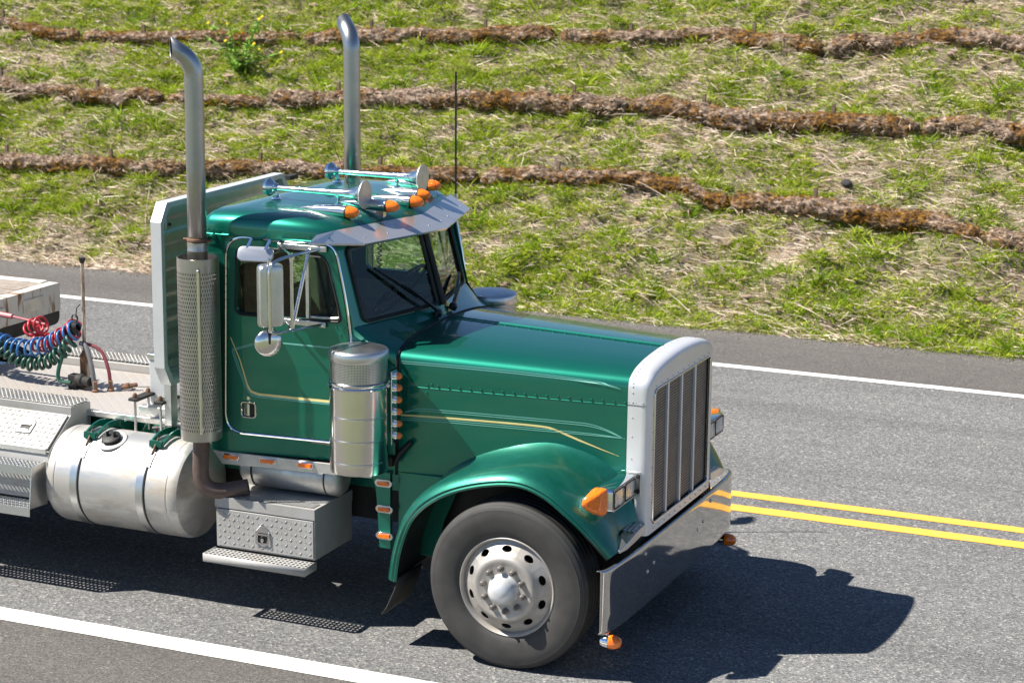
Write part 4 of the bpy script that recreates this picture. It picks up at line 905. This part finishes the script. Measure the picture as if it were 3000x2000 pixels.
# ---- exhaust
for s in (-1, 1):
    cx, cy = -2.188, s*1.04
    m = MB(); Rr = .132; m.holes(lambda u, v, d: V(cx+(Rr-d)*math.cos(u), cy+(Rr-d)*math.sin(u), v), 0, 2*PI, 1.225, 2.255, 54, 40, .40, .82, stagger=True, depth=.004, n=8)
    m.lathe([(Rr-.004, 1.165), (Rr, 1.165), (Rr, 1.225)], (cx, cy, 0), (0, 0, 1), 54); m.lathe([(Rr, 2.255), (Rr, 2.335), (Rr-.005, 2.336), (Rr-.006, 2.26)], (cx, cy, 0), (0, 0, 1), 54)
    hs = m.build('heat_shield', 'shield', T, clean=False, ang=50)
    MB().lathe([(.055, 1.18), (.104, 1.20), (.104, 2.22), (.070, 2.30)], (cx, cy, 0), (0, 0, 1), 32).build('muffler', 'pipe', hs)
    hdv = V(.53, .85*s, 0).normalized(); b0 = V(cx, cy, 0)+hdv*(Rr+.028)
    m = MB(); m.tube(smooth_path([V(cx, cy, 2.275)+hdv*(Rr-.002), b0+V(0, 0, 2.265), b0+V(0, 0, 2.22), b0+V(0, 0, 1.75), b0+V(0, 0, 1.28), b0+V(0, 0, 1.235), V(cx, cy, 1.225)+hdv*(Rr-.002)], 5), .0125, 8); m.build('grab_handle', 'alu_pol', hs)
    n_ = V(-.76, .65*s, 0).normalized(); path = [V(cx, cy, 2.25), V(cx, cy, 2.9), V(cx, cy, 3.46)]; R0 = .17
    for i in range(1, 11):
        a = math.radians(56)*i/10; path.append(V(cx, cy, 3.46)+n_*R0*(1-math.cos(a))+V(0, 0, R0*math.sin(a)))
    d = n_*math.sin(math.radians(56))+V(0, 0, math.cos(math.radians(56))); q = path[-1]+d*.075; path.append(q)
    m = MB(); m.tube(path, .0590, 28, caps=False, cut=(q, n_)); st = m.build('exhaust_stack', 'stack', T, ang=60)
    so = st.modifiers.new('wall', 'SOLIDIFY'); so.thickness = .003; so.offset = -1
    MB().tube(path[2:], .0555, 24, caps=False, cut=(q-n_*.006, n_)).build('sooty_bore', 'black', st)
    m = MB(); m.lathe([(.060, -.012), (.064, -.008), (.064, .008), (.060, .012)], (cx, cy, 2.445), (0, 0, 1), 28); m.lathe([(.060, 2.436), (.066, 2.438), (.066, 2.450), (.060, 2.452)], (cx, cy, 0), (0, 0, 1), 28)
    m.tube([(cx-.10, cy, 2.44), (cx+.10, cy, 2.44)], .010, 6); m.build('stack_clamp', 'rust', st)
    MB().lathe([(.059, 2.300), (.0635, 2.303), (.0635, 2.372), (.065, 2.375), (.065, 2.381), (.0635, 2.384), (.0635, 2.428), (.059, 2.431)], (cx, cy, 0), (0, 0, 1), 32).build('stack_collar', 'shield', st)
    m = MB(); m.tube([(cx+.06, cy-s*.05, 2.445), (-2.19+.04, s*.90, 2.45)], .02, 8); m.box(-2.215, -2.10, s*.895-.012, s*.895+.012, 2.40, 2.49); m.build('stack_bracket', 'green', st)
    m = MB(); m.tube(smooth_path([(cx, cy, 1.20), (cx-.01, cy, 1.02), (cx-.01, cy, .90), (cx+.03, cy-s*.015, .83), (cx+.11, cy-s*.055, .81), (cx+.26, cy-s*.13, .835)], 6), .053, 18); m.build('exhaust_elbow', 'pipe', T, ang=60)

# ---- tread plates
def tread(m, O, U, Vv, nu, nv, hu=.62, hv=.62, depth=.006):
    """perforated anti-slip plate, O corner, U and V edge vectors"""
    N_ = U.cross(Vv).normalized(); N_ = N_ if N_.z > 0 else -N_
    m.holes(lambda u, v, d: O+U*u+Vv*v+N_*d, 0, 1, 0, 1, nu, nv, hu, hv, depth=depth, n=8)
def checker(m, O, U, Vv, pitch=.034, L=.0145, W=.0036, h=.0035):
    """raised lozenges of tread plate"""
    lu, lv = U.length, Vv.length; eu, ev = U/lu, Vv/lv; N_ = eu.cross(ev); nu, nv = int(lu/pitch), int(lv/pitch)
    for i in range(nu):
        for j in range(nv):
            c = O+eu*((i+.5)*lu/nu)+ev*((j+.5)*lv/nv); a = 1 if (i+j) % 2 else -1; d = (eu+ev*a).normalized(); w = (eu*-a+ev).normalized()
            m.add([c-d*L, c-w*W, c+d*L, c+w*W, c+N_*h-d*L*.5, c+N_*h+d*L*.5], [(0, 1, 4), (1, 5, 4), (1, 2, 5), (2, 3, 5), (3, 4, 5), (3, 0, 4)])
# ---- step boxes under the cab doors
for s in (-1, 1):
    P_ = lambda x, y, z: V(x, s*y, z)
    x0, x1, yo, yi = -2.115, -1.395, 1.0, .50
    m = MB(); m.add([P_(x0, yo, .44), P_(x1, yo, .44), P_(x1, yo, .772), P_(x0, yo, .772), P_(x0, yi, .44), P_(x1, yi, .44), P_(x1, yi, .772), P_(x0, yi, .772)], [(0, 1, 2, 3), (4, 5, 6, 7), (1, 5, 6, 2), (0, 4, 7, 3), (0, 1, 5, 4), (3, 2, 6, 7)]); sb = m.build('step_box', 'box', T, bevel=.004)
    m = MB(); m.add([P_(x0-.004, yo+.012, .708), P_(x1+.004, yo+.012, .708), P_(x1+.004, yo+.012, .776), P_(x0-.004, yo+.012, .776), P_(x0-.004, yi, .776), P_(x1+.004, yi, .776), P_(x0-.004, yi, .70), P_(x1+.004, yi, .70)], [(0, 1, 2, 3), (3, 2, 5, 4), (1, 7, 5, 2), (0, 3, 4, 6)]); m.build('box_top', 'box', sb, ang=25)
    m = MB(); m.box(x0+.006, x1-.006, s*(yo+.006)-.006, s*(yo+.006)+.006, .452, .698); ld = m.build('box_lid', 'box', sb, bevel=.003)
    m = MB(); checker(m, P_(x0+.012, yo+.0125, .458), V(x1-x0-.024, 0, 0) if s < 0 else V(x1-x0-.024, 0, 0), V(0, 0, .234))
    if s > 0: m.v = [(a, 2*s*(yo+.0125)-b, c) for a, b, c in m.v]
    m.build('tread_pattern', 'alu_dull', sb, kind='stuff', clean=False, ang=5)
    m = MB(); tread(m, P_(x0+.02, yo-.015, .782), V(x1-x0-.04, 0, 0), V(0, -s*.095, 0), 30, 4, depth=-.005); m.build('top_tread', 'alu_dull', sb, clean=False)
    xc = -1.765; m = MB(); PL = [(xc-.05, .50), (xc+.05, .50), (xc+.05, .585), (xc+.015, .625), (xc-.015, .625), (xc-.05, .585)]
    m.poly(round_poly(PL, .008, 3), [rrect(xc-.036, xc+.036, .512, .578, .006, 3)], lambda u, v: P_(u, yo+.020, v)); m.tube([P_(p[0], yo+.019, p[1]) for p in round_poly(PL, .008, 3)], .003, 5, closed=True); m.box(xc-.034, xc+.034, s*(yo+.018)-.006, s*(yo+.018)+.006, .562, .574); m.lathe([(.013, 0), (.012, .012), (0, .014)], P_(xc, yo+.014, .532), (0, s, 0), 10); m.build('box_latch', 'chrome', sb)
    MB().poly(rrect(xc-.036, xc+.036, .512, .578, .006, 3), [], lambda u, v: P_(u, yo+.0145, v)).build('latch_recess', 'black', sb)
    # outboard step
    m = MB(); tread(m, P_(x0-.02, yo+.005, .428), V(x1-x0+.02, 0, 0), V(0, s*.135, 0), 24, 4, .74, .70, depth=-.004)
    st_ = m; m = MB()
    a = [P_(x0-.022, yo+.142, .43), P_(x1, yo+.142, .43)]; b = [P_(x0-.022, yo+.142, .375), P_(x1, yo+.142, .375)]
    m.strip(a, b); m.strip([P_(x1, yo+.142, .43), P_(x1, yo-.02, .43)], [P_(x1, yo+.142, .375), P_(x1, yo-.02, .375)]); m.strip([P_(x0-.022, yo+.142, .43), P_(x0-.022, yo-.02, .43)], [P_(x0-.022, yo+.142, .375), P_(x0-.022, yo-.02, .375)])
    stp = m.build('step_edge', 'box', sb, ang=20); so = stp.modifiers.new('thick', 'SOLIDIFY'); so.thickness = .003
    st_.build('step_tread', 'box', sb, clean=False, ang=25)

# ---- fuel tanks
for s in (-1, 1):
    cy, cz, R0, xa, xb = s*.785, .730, .324, -3.35, -2.37
    m = MB(); m.lathe([(0, -.055), (.14, -.05), (.25, -.035), (.31, -.012), (R0-.006, .004), (R0, .03), (R0, .05), (R0-.003, .054), (R0-.003, .062), (R0, .066), (R0, xb-xa-.066), (R0-.003, xb-xa-.062), (R0-.003, xb-xa-.054), (R0, xb-xa-.05), (R0, xb-xa-.03), (R0-.006, xb-xa-.004), (.31, xb-xa+.012), (.25, xb-xa+.035), (.14, xb-xa+.05), (0, xb-xa+.055)], (xa, cy, cz), (1, 0, 0), 56); tk = m.build('fuel_tank', 'tank', T, ang=32)
    for x in (-3.11, -2.60):
        MB().lathe([(R0+.001, -.028), (R0+.004, -.026), (R0+.004, .026), (R0+.001, .028)], (x-.033, cy, cz), (1, 0, 0), 56).build('tank_strap', 'alu', tk)
        MB().lathe([(R0+.001, -.007), (R0+.005, 0), (R0+.001, .007)], (x+.004, cy, cz), (1, 0, 0), 56).build('strap_edge', 'black', tk)
        # green bracket arms curving over the tank from the frame
        m = MB()
        for dx in (-.045, .045):
            top = []; bot = []
            for i in range(9):
                a = math.radians(96-9.0*i) if s < 0 else math.radians(96-9.0*i); rr = R0+.012; yy = .785+ -1*rr*math.cos(a+0)*-1 if False else None
                ang = math.radians(62+ i*7.5)      # measured from outboard horizontal up and over to inboard
                yv = .785+rr*math.cos(ang); zv = cz+rr*math.sin(ang)
                top.append(V(x+dx, s*yv, zv+.055*(.45+.07*i))); bot.append(V(x+dx, s*yv, zv))
            top.append(V(x+dx, s*.47, 1.075)); bot.append(V(x+dx, s*.47, .90))
            m.loft([[p+V(-.006, 0, 0) for p in top]+[p+V(-.006, 0, 0) for p in reversed(bot)], [p+V(.006, 0, 0) for p in top]+[p+V(.006, 0, 0) for p in reversed(bot)]], True)
        ang = math.radians(64); p = V(x, s*(.785+(R0+.02)*math.cos(ang)), cz+(R0+.02)*math.sin(ang)); m.box(-.045, .045, -.012, .012, -.01, .03, at=p)
        m.build('tank_bracket', 'green', tk, ang=25)
        m = MB(); ang = math.radians(58); p = V(x, s*(.785+(R0+.02)*math.cos(ang)), cz+(R0+.02)*math.sin(ang)); m.tube([p+V(.0, -s*.06, .06), p+V(0, s*.03, -.03)], .007, 6); m.build('strap_bolt', 'rust', tk)
        m = MB(); a0, a1 = math.radians(36), math.radians(55); m.loft([[V(x+dx-.01, s*(.785+(R0+.009)*math.cos(a)), cz+(R0+.009)*math.sin(a)) for dx in (-.03, .03)] for a in (a0, (a0+a1)/2, a1)], ring_closed=False); m.build('strap_clip', 'white_alu', tk)
    ang = math.radians(66); nn = V(0, s*math.cos(ang), math.sin(ang)); c = V(-2.955, cy, cz)+nn*R0
    m = MB(); m.lathe([(.105, .000), (.10, .006), (.07, .008)], c, nn, 28); m.build('filler_flange', 'alu_dull', tk, ang=40)
    m = MB(); m.lathe([(.062, .005), (.064, .03), (.056, .036), (0, .036)], c, nn, 24); 
    for dx in (-.025, .03): m.box(dx-.004, dx+.004, -.012, .012, 0, .03, at=c+nn*.036)
    m.build('filler_cap', 'black', tk, ang=40)
    m = MB()
    for i in range(6): m.lathe([(.012, 0), (.02, .01), (.02, .03), (.01, .035)], V(-2.80+.035*i, s*(.60+.02*(i % 2)), 1.02+.012*(i % 3)), (0, 0, 1), 8)
    m.tube([(-2.83, s*.62, 1.05), (-2.72, s*.60, 1.07), (-2.60, s*.61, 1.045)], .014, 6); m.build('fuel_fitting', 'black', tk)

# ---- tool boxes behind the tanks
for s in (-1, 1):
    P_ = lambda x, y, z: V(x, s*y, z)
    xr, xl = -3.385, -4.55; sec = [(.53, 1.155), (.755, 1.165), (.755, 1.11), (1.01, .925), (1.025, .90), (1.025, .585), (.53, .585)]
    m = MB(); m.prism(sec, lambda u, v, d: P_(d, u, v), xl, xr); tb = m.build('tool_box', 'box', T, bevel=.004)
    A, B = P_(0, .765, 1.105), P_(0, 1.012, .928); nn = V(0, s*.6, .8); m = MB(); a = [V(xl+.02, p.y, p.z)+nn*.003 for p in (A, B)]; b = [V(xr-.015, p.y, p.z)+nn*.003 for p in (A, B)]
    m.prism([(0, 0), (1, 0), (1, 1), (0, 1)], lambda u, v, d: a[0].lerp(b[0], u).lerp(a[1].lerp(b[1], u), v)+nn*d, 0, .010); m.build('box_lid', 'box', tb, bevel=.002)
    m = MB(); O = a[1]+nn*.0105; U_ = b[1]-a[1]; W_ = a[0]-a[1]; checker(m, O, U_ if s < 0 else U_, W_ , .036)
    if s > 0: m = MB(); checker(m, b[1]+nn*.0105, a[1]-b[1], a[0]-a[1], .036)
    m.build('tread_pattern', 'alu_dull', tb, kind='stuff', clean=False, ang=5)
    m = MB(); tread(m, P_(xl, .54, 1.172), V(xr-xl, 0, 0), V(0, s*.205, 0), 34, 5, .66, .45, depth=.010); m.build('top_tread', 'alu_dull', tb, clean=False)
    xc = -3.66; ctr = a[0].lerp(a[1], .46); ctr = V(xc, ctr.y, ctr.z)+nn*.012; ev = (a[0]-a[1]).normalized(); m = MB(); PL = [(-.06, -.055), (.06, -.055), (.06, .03), (.02, .075), (-.02, .075), (-.06, .03)]; FM = lambda u, v, d=0: ctr+V(u, 0, 0)+ev*v+nn*d
    m.poly(round_poly(PL, .008, 3), [rrect(-.042, .042, -.042, .028, .006, 3)], lambda u, v: FM(u, v, .003)); m.tube([FM(p[0], p[1], .003) for p in round_poly(PL, .008, 3)], .004, 5, closed=True); m.tube([FM(-.04, .012, .008), FM(.04, .012, .008)], .008, 6); m.tube([FM(-.04, -.036, .008), FM(.04, -.036, .008)], .006, 6); m.build('box_latch', 'alu_dull', tb)
    MB().poly(rrect(-.042, .042, -.042, .028, .006, 3), [], lambda u, v: FM(u, v, .001)).build('latch_recess', 'black', tb)
    m = MB(); m.box(xl, xr-.02, s*1.028-.005, s*1.028+.005, .905, .94); m.build('hinge_strip', 'alu_dull', tb, bevel=.002)
    # folding steps on the outside
    m = MB()
    m.prism([(1.03, .86), (1.185, .85), (1.225, .575), (1.03, .565)], lambda u, v, d: P_(d, u, v), xr-.03, xr-.022)
    for yv, z, w in ((1.185, .845, .13), (1.225, .575, .17)):
        tread(m, P_(xl, yv-w, z+.006), V(xr-.03-xl, 0, 0), V(0, s*w, 0), 36, 4, .62, .55, depth=.006); m.strip([P_(xl, yv, z+.006), P_(xr-.022, yv, z+.006)], [P_(xl, yv+.003, z-.05), P_(xr-.022, yv+.003, z-.05)])
    stp = m.build('step_tread', 'alu', tb, clean=False, ang=25)

# ---- frame, deck
m = MB()
for s in (1, -1): m = MB(); m.box(-7.2, .4, s*.43-.04, s*.43+.04, .80, 1.075); fr = m.build('frame_rail', 'green', T)
m = MB()
for x in (-2.87, -2.74, -2.62): m.lathe([(.02, 0), (.02, .012), (.012, .02), (0, .02)], (x, -.47, .985), (0, -1, 0), 8)
m.build('frame_bolt', 'rust', fr)
m = MB(); m.box(-4.75, -2.27, -.565, .52, 1.078, 1.098); dk = m.build('deck_plate', 'deck', T, bevel=.002)
m = MB(); checker(m, V(-4.7, -.56, 1.0985), V(2.4, 0, 0), V(0, 1.06, 0), .045, .012, .004, .002); m.build('tread_pattern', 'deck2', dk, kind='stuff', clean=False, ang=5)
m = MB(); m.box(-4.75, -2.27, -.575, -.545, 1.066, 1.106); m.build('deck_edge', 'alu_dull', dk, bevel=.004)
m = MB(); m.box(-2.95, -2.60, -.46, -.02, 1.10, 1.485); eb = m.build('equipment_box', 'white_alu', T, bevel=.006)
m = MB(); m.box(-2.96, -2.59, -.47, -.01, 1.485, 1.52); m.build('box_lid', 'alu', eb, bevel=.004)
m = MB(); m.box(-3.0, -2.5, -.53, -.46, 1.10, 1.17); m.build('spring_box', 'alu_dull', T, bevel=.004)
for x in (-2.945, -2.745):
    m = MB(); m.box(x-.035, x+.035, -.68, -.46, 1.236, 1.256); cl = m.build('clamp_plate', 'dark', T, bevel=.003)
    for yy in (-.65, -.49):
        MB().tube([(x, yy, 1.00), (x, yy, 1.27)], .009, 8).build('threaded_rod', 'alu_dull', cl)
        MB().lathe([(.016, 0), (.017, .018), (.010, .032), (0, .034)], (x, yy, 1.256), (0, 0, 1), 10).build('acorn_nut', 'rust', cl)
# ---- headboard behind the cab
m = MB(); HB = [(-.76, 1.40), (.76, 1.40), (.835, 1.53), (.835, 2.49), (.76, 2.61), (-.76, 2.61), (-.835, 2.49), (-.835, 1.53)]
rows = []; nz = 84
for i in range(nz+1):
    z = 1.42+1.17*i/nz; ph = (z*6.0) % 1; k = .009*(1 if ph < .42 else (1-(ph-.42)/.08 if ph < .5 else (0 if ph < .92 else (ph-.92)/.08)))
    w = .825-(max(0, 1.53-z)+max(0, z-2.49))*.6; rows.append([V(-2.635+k, -w, z), V(-2.635+k, w, z)])
m.loft(rows, ring_closed=False); hb = m.build('headboard', 'alu', T, ang=60)
m = MB(); IN = [(a*.955, 2.005+(b-2.005)*.945) for a, b in HB]
for d0, d1 in ((-2.665, -2.585),):
    A = [V(d0, *p) for p in HB]; B = [V(d1, *p) for p in HB]; Ci = [V(d1, *p) for p in IN]; Di = [V(d0+.02, *p) for p in IN]; m.loft([A, B, Ci, Di])
m.build('headboard_frame', 'white_alu', hb, ang=20, bevel=.003)
m = MB(); m.box(-2.582, -2.572, -.79, -.73, 2.44, 2.50); m.build('headboard_clip', 'alu', hb); m = MB(); m.lathe([(.012, 0), (.01, .012), (0, .013)], (-2.572, -.76, 2.47), (1, 0, 0), 8); m.build('clip_bolt', 'dark', hb); m = MB(); m.box(-2.62, -2.56, .80, .92, 2.555, 2.585); m.build('headboard_clip', 'dark', hb)
m = MB()
for yy in (-.6, .6): m = MB(); m.box(-2.72, -2.67, yy-.04, yy+.04, 1.09, 1.8); m.build('headboard_leg', 'alu_dull', hb)

# ---- wheels
def wheel(cx, cy, s):
    w = bpy.data.objects.new('wheel', None); C.objects.link(w); w.parent = T; w.location = (cx, cy, .518); w.rotation_euler = (0, 0, 0 if s < 0 else PI)
    return w
def wheel_parts(w):
    """outer side looks along local -y; local y = 0 is the outer flange plane"""
    ax = (0, -1, 0); O = (0, 0, 0)
    tp = [(.304, -.004), (.322, .012), (.35, .022), (.42, .032), (.455, .030), (.470, .026), (.484, .024), (.486, .020), (.495, .017), (.507, .006), (.508, -.002), (.513, -.006), (.520, -.02)]
    ribs = []
    for a in (-.05, -.095, -.145, -.195): ribs += [(.523, a+.006), (.511, a+.003), (.511, a-.005), (.523, a-.008)]
    tp += ribs+[(.520, -.235), (.495, -.255), (.42, -.265), (.33, -.26)]
    k_ = len(tp)-len(ribs)-5; m = MB(); m.lathe(tp[:k_+1], O, ax, 96); ty = m.build('tyre', 'tyre', w, ang=30); m = MB(); m.lathe(tp[k_:], O, ax, 96); m.build('tread', 'black', w, ang=30)
    m = MB(); m.lathe([(.286, -.25), (.286, -.03), (.292, -.006), (.298, .004), (.306, .010), (.312, .006), (.312, -.004), (.304, -.006)], O, ax, 80)
    zf = lambda r: .0 if r > .285 else (.0+(.285-r)/.065*.045 if r > .22 else .045)
    pt = lambda th, r, d: V(r*math.cos(th), -(np.interp(r, [.0, .185, .20, .225, .288, .30], [.058, .058, .050, .020, -.022, -.03])-d), r*math.sin(th))
    m.holes(pt, 0, 2*PI, .212, .273, 10, 1, .42, .62, depth=.012, n=24)
    m.lathe([(.273, -.012), (.288, -.020)], O, ax, 80)
    m.lathe([(.212, .0356), (.205, .046), (.196, .054), (.185, .058), (.168, .058), (.160, .054), (.09, .054)], O, ax, 80)
    m.build('rim', 'rim', w, clean=False, ang=35)
    MB().lathe([(.288, -.12), (.08, -.10)], O, ax, 40).build('brake_drum', 'dark', w)
    nut = None
    for k in range(10):
        a = math.radians(97+36*k); c = (.132*math.cos(a), -.054, .132*math.sin(a))
        if nut is None:
            m = MB(); m.lathe([(.021, 0), (.021, .006), (.0165, .008), (.0165, .026), (.013, .030), (.009, .030), (.009, .042), (0, .043)], (0, 0, 0), ax, 8); nut = m.build('lug_nut', 'nut', w, ang=25); nut.location = c
        else: dup(nut, w, c)
    MB().lathe([(.100, .052), (.096, .060), (.090, .064), (.086, .085), (.074, .120), (.050, .142), (.022, .150), (0, .151)], O, ax, 40).build('hub_cap', 'white_alu', w, ang=50)
w0 = wheel(0, -1.155, -1); wheel_parts(w0)
def copy_wheel(cx, cy, s):
    w = wheel(cx, cy, s)
    for ch in w0.children:
        c = ch.copy(); C.objects.link(c); c.parent = w
    return w
copy_wheel(0, 1.155, 1)
for x in (-5.35, -6.65):
    for s in (-1, 1): copy_wheel(x, s*1.19, s)
m = MB(); m.tube([(0, -1.0, .50), (0, 1.0, .50)], .055, 10); m.build('axle', 'dark', T)
for x in (-5.35, -6.65): MB().tube([(x, -1, .52), (x, 1, .52)], .09, 10).build('axle', 'dark', T)
m = MB(); m.box(-4.0, .4, -.36, .36, .55, .78); m.build('gearbox', 'dark', T)

# ---- hose post on the deck
m = MB(); m.tube([(-3.79, 0, 1.098), (-3.79, 0, 1.33)], .036, 14); m.tube([(-3.79, 0, 1.33), (-3.79, 0, 1.36)], [.03, .02], 12); m.tube([(-3.79, 0, 1.35), (-3.785, 0, 2.0)], .013, 8); po = m.build('hose_post', 'post', T)
MB().lathe([(.012, 0), (.020, .012), (.024, .04), (0, .042)], (-3.785, 0, 1.99), (0, 0, 1), 10).build('post_cap', 'black', po)
m = MB(); m.box(-3.87, -3.80, -.10, -.03, 1.098, 1.20); m.lathe([(.045, 0), (.045, .05), (.034, .06), (.034, .12), (0, .125)], (-3.80, -.07, 1.165), (1, -.2, 0), 14); m.build('post_bracket', 'dark', po, bevel=.003)
m = MB(); m.tube([(-3.80, -.02, 1.70), (-3.83, -.02, 1.67), (-3.84, -.02, 1.60)], .004, 5); m.lathe([(.03, -.05), (.045, -.02), (.05, .02), (.03, .05)], (-3.86, -.03, 1.52), (1, 0, .4), 12); m.tube([(-3.85, -.02, 1.62+.026*math.cos(a)) if False else (-3.85+.024*math.sin(a), -.02, 1.595+.024*math.cos(a)) for a in np.linspace(0, 2*PI, 14)[:-1]], .006, 5, closed=True); m.build('hose_holder', 'black', po)
m = MB(); m.tube(smooth_path([(-3.80, -.03, 1.42), (-3.74, -.05, 1.40), (-3.68, -.08, 1.28), (-3.64, -.10, 1.11)], 6), .017, 8); m.build('supply_hose', 'hose_grey', po)
m = MB(); m.tube(smooth_path([(-3.80, -.01, 1.42), (-3.66, 0, 1.38), (-3.58, -.02, 1.25), (-3.56, -.03, 1.11)], 6), .013, 8); m.build('supply_hose', 'hose_dull', po, label='dull red supply hose dropping from the post to the deck')
for x, y in ((-3.64, -.10), (-3.56, -.03)): m = MB(); m.lathe([(.026, 0), (.026, .012), (.016, .02), (.016, .07), (.02, .075), (0, .08)], (x, y, 1.098), (0, 0, 1), 8); m.build('deck_fitting', 'rust', po)
m = MB(); m.lathe([(.02, 0), (.024, .05), (.016, .06), (.016, .11), (0, .115)], (-3.50, .02, 1.125), (1, .5, .15), 8); m.build('deck_fitting', 'rust', po)

# ============================================================ COILED HOSES
def coil(name, mat, path, turns, R0, r, label, ends=()):
    p = smooth_path(path, 24); L = [0]
    for a, b in zip(p[:-1], p[1:]): L.append(L[-1]+(b-a).length)
    n = turns*18; pts = []
    for i in range(n+1):
        t = i/n; d = t*L[-1]; k = min(int(np.searchsorted(L, d)), len(p)-1); k = max(1, k); q = p[k-1].lerp(p[k], (d-L[k-1])/max(1e-6, L[k]-L[k-1])); tg = (p[k]-p[k-1]).normalized()
        e1 = tg.cross(V(0, 0, 1)).normalized(); e2 = e1.cross(tg); a = 2*PI*turns*t; rr = R0*(1+.12*math.sin(a*.37))
        pts.append(q+rr*(math.cos(a)*e1+math.sin(a)*e2))
    pts = [V(*q) for q in ends[:1]]+pts+[V(*q) for q in ends[1:]] if ends else pts
    org = pts[0].copy(); m = MB(); m.tube([q-org for q in pts], r, 7); o = m.build(name, mat, None, ang=80); o.location = org
    o['label'] = label; o['category'] = 'air hose'; o['group'] = 'coiled lines between truck and trailer'
coil('coiled_hose', 'hose_red', [(-3.84, -.02, 1.53), (-3.97, -.01, 1.44), (-4.10, 0, 1.385), (-4.20, .02, 1.38), (-4.25, .02, 1.44), (-4.20, .01, 1.50), (-4.13, 0, 1.52)], 14, .060, .0095, 'red coiled air hose with its loops rising to a pink handle', )
coil('coiled_hose', 'hose_blue', [(-3.82, -.04, 1.525), (-3.94, -.05, 1.45), (-4.06, -.06, 1.39), (-4.25, -.06, 1.345), (-4.45, -.05, 1.36), (-4.68, -.04, 1.41), (-4.88, .0, 1.45)], 19, .058, .0095, 'blue coiled air hose tangled with the red one beside the rusty post')
coil('coiled_hose', 'hose_green', [(-3.84, -.06, 1.46), (-3.92, -.08, 1.36), (-4.05, -.08, 1.275), (-4.24, -.08, 1.245), (-4.46, -.08, 1.325), (-4.68, -.06, 1.42), (-4.88, .1, 1.46)], 24, .042, .0125, 'dark green coiled electric cable hanging lowest above the deck')
m = MB(); m.tube(smooth_path([(-3.9, -.08, 1.38), (-3.93, -.12, 1.24), (-3.92, -.13, 1.16), (-3.83, -.12, 1.15)], 6), .015, 8); o = m.build('loose_cable', 'hose_green'); o['label'] = 'short green cable curving down from the hose holder to the deck socket'; o['category'] = 'cable'
m = MB(); m.tube([(-4.88, .02, 1.575), (-4.40, 0, 1.552)], .019, 10); m.tube([(-4.40, 0, 1.552), (-4.12, 0, 1.522)], .009, 8); o = m.build('gladhand_handle', 'hose_pink'); o['label'] = 'faded pink hose grip at the end of the red line by the trailer'; o['category'] = 'hose grip'

# ============================================================ FLATBED TRAILER
TR = thing('flatbed_trailer', 'old white rust streaked flatbed trailer with grey wood deck behind the truck', 'trailer', (-4.9, 0, 0))
def tb(m, x0, x1, y0, y1, z0, z1): return m.box(x0+4.9, x1+4.9, y0, y1, z0, z1)
m = MB(); m.prism(round_poly([(-1.27, 1.315), (1.285, 1.315), (1.285, 1.535), (-1.27, 1.535)], .012, 3), lambda u, v, d: V(d, u, v), -.10, 0); fbm_ = m.build('front_beam', 'trailer_white', TR, bevel=.006)
m = MB(); tb(m, -17, -5.0, 1.18, 1.275, 1.40, 1.545); m.build('side_rail', 'trailer_white', TR, bevel=.006)
m = MB(); tb(m, -17, -5.0, -1.275, -1.18, 1.40, 1.545); m.build('side_rail', 'trailer_white', TR, bevel=.006)
pl = None
for k in range(16):
    y0 = -1.175+k*.1469
    if pl is None: m = MB(); m.box(-12.1, -.105, .003, .1425, 1.49, 1.532); pl = m.build('deck_plank', 'wood', TR, bevel=.003); pl.location = (0, y0, 0)
    else: c = dup(pl, TR); c.location = (0, y0, .003*((k*7) % 3))
m = MB(); m.prism(round_poly([(-1.2, 1.19), (1.275, 1.215), (1.275, 1.312), (-1.2, 1.312)], [.02, .07, .006, .006], 5), lambda u, v, d: V(d, u, v), -.09, -.004); m.build('rubber_bolster', 'black', TR, bevel=.004)
m = MB(); m.box(.001, .010, .80, 1.06, 1.375, 1.475); m.build('patch_plate', 'alu_dull', TR, bevel=.002)
m = MB(); m.box(-.004, .022, .22, .56, 1.33, 1.47); m.build('front_bracket', 'trailer_white', TR, bevel=.004)
m = MB(); m.box(.0, .06, .10, .20, 1.30, 1.42); m.build('light_plug', 'black', TR, bevel=.01)
m = MB(); m.box(-11.5, -.6, -.5, .5, 1.05, 1.40); m.build('trailer_frame', 'dark', TR)
m = MB()
for x in (-9.5, -10.8):
    for s in (-1, 1): m = MB(); m.lathe([(.2, 0), (.45, .01), (.51, -.03), (.51, -.24), (.45, -.28)], (x, s*1.2, .51), (0, s, 0), 28); m.build('trailer_tyre', 'tyre', TR)
    m = MB(); m.tube([(x, -1.1, .51), (x, 1.1, .51)], .08, 8); m.box(x-.06, x+.06, -.45, .45, .5, 1.06); m.build('trailer_axle', 'dark', TR)
for s in (-1, 1): m = MB(); m.box(-3.4, -3.25, s*.8-.07, s*.8+.07, .35, 1.06); m.build('landing_leg', 'dark', TR)
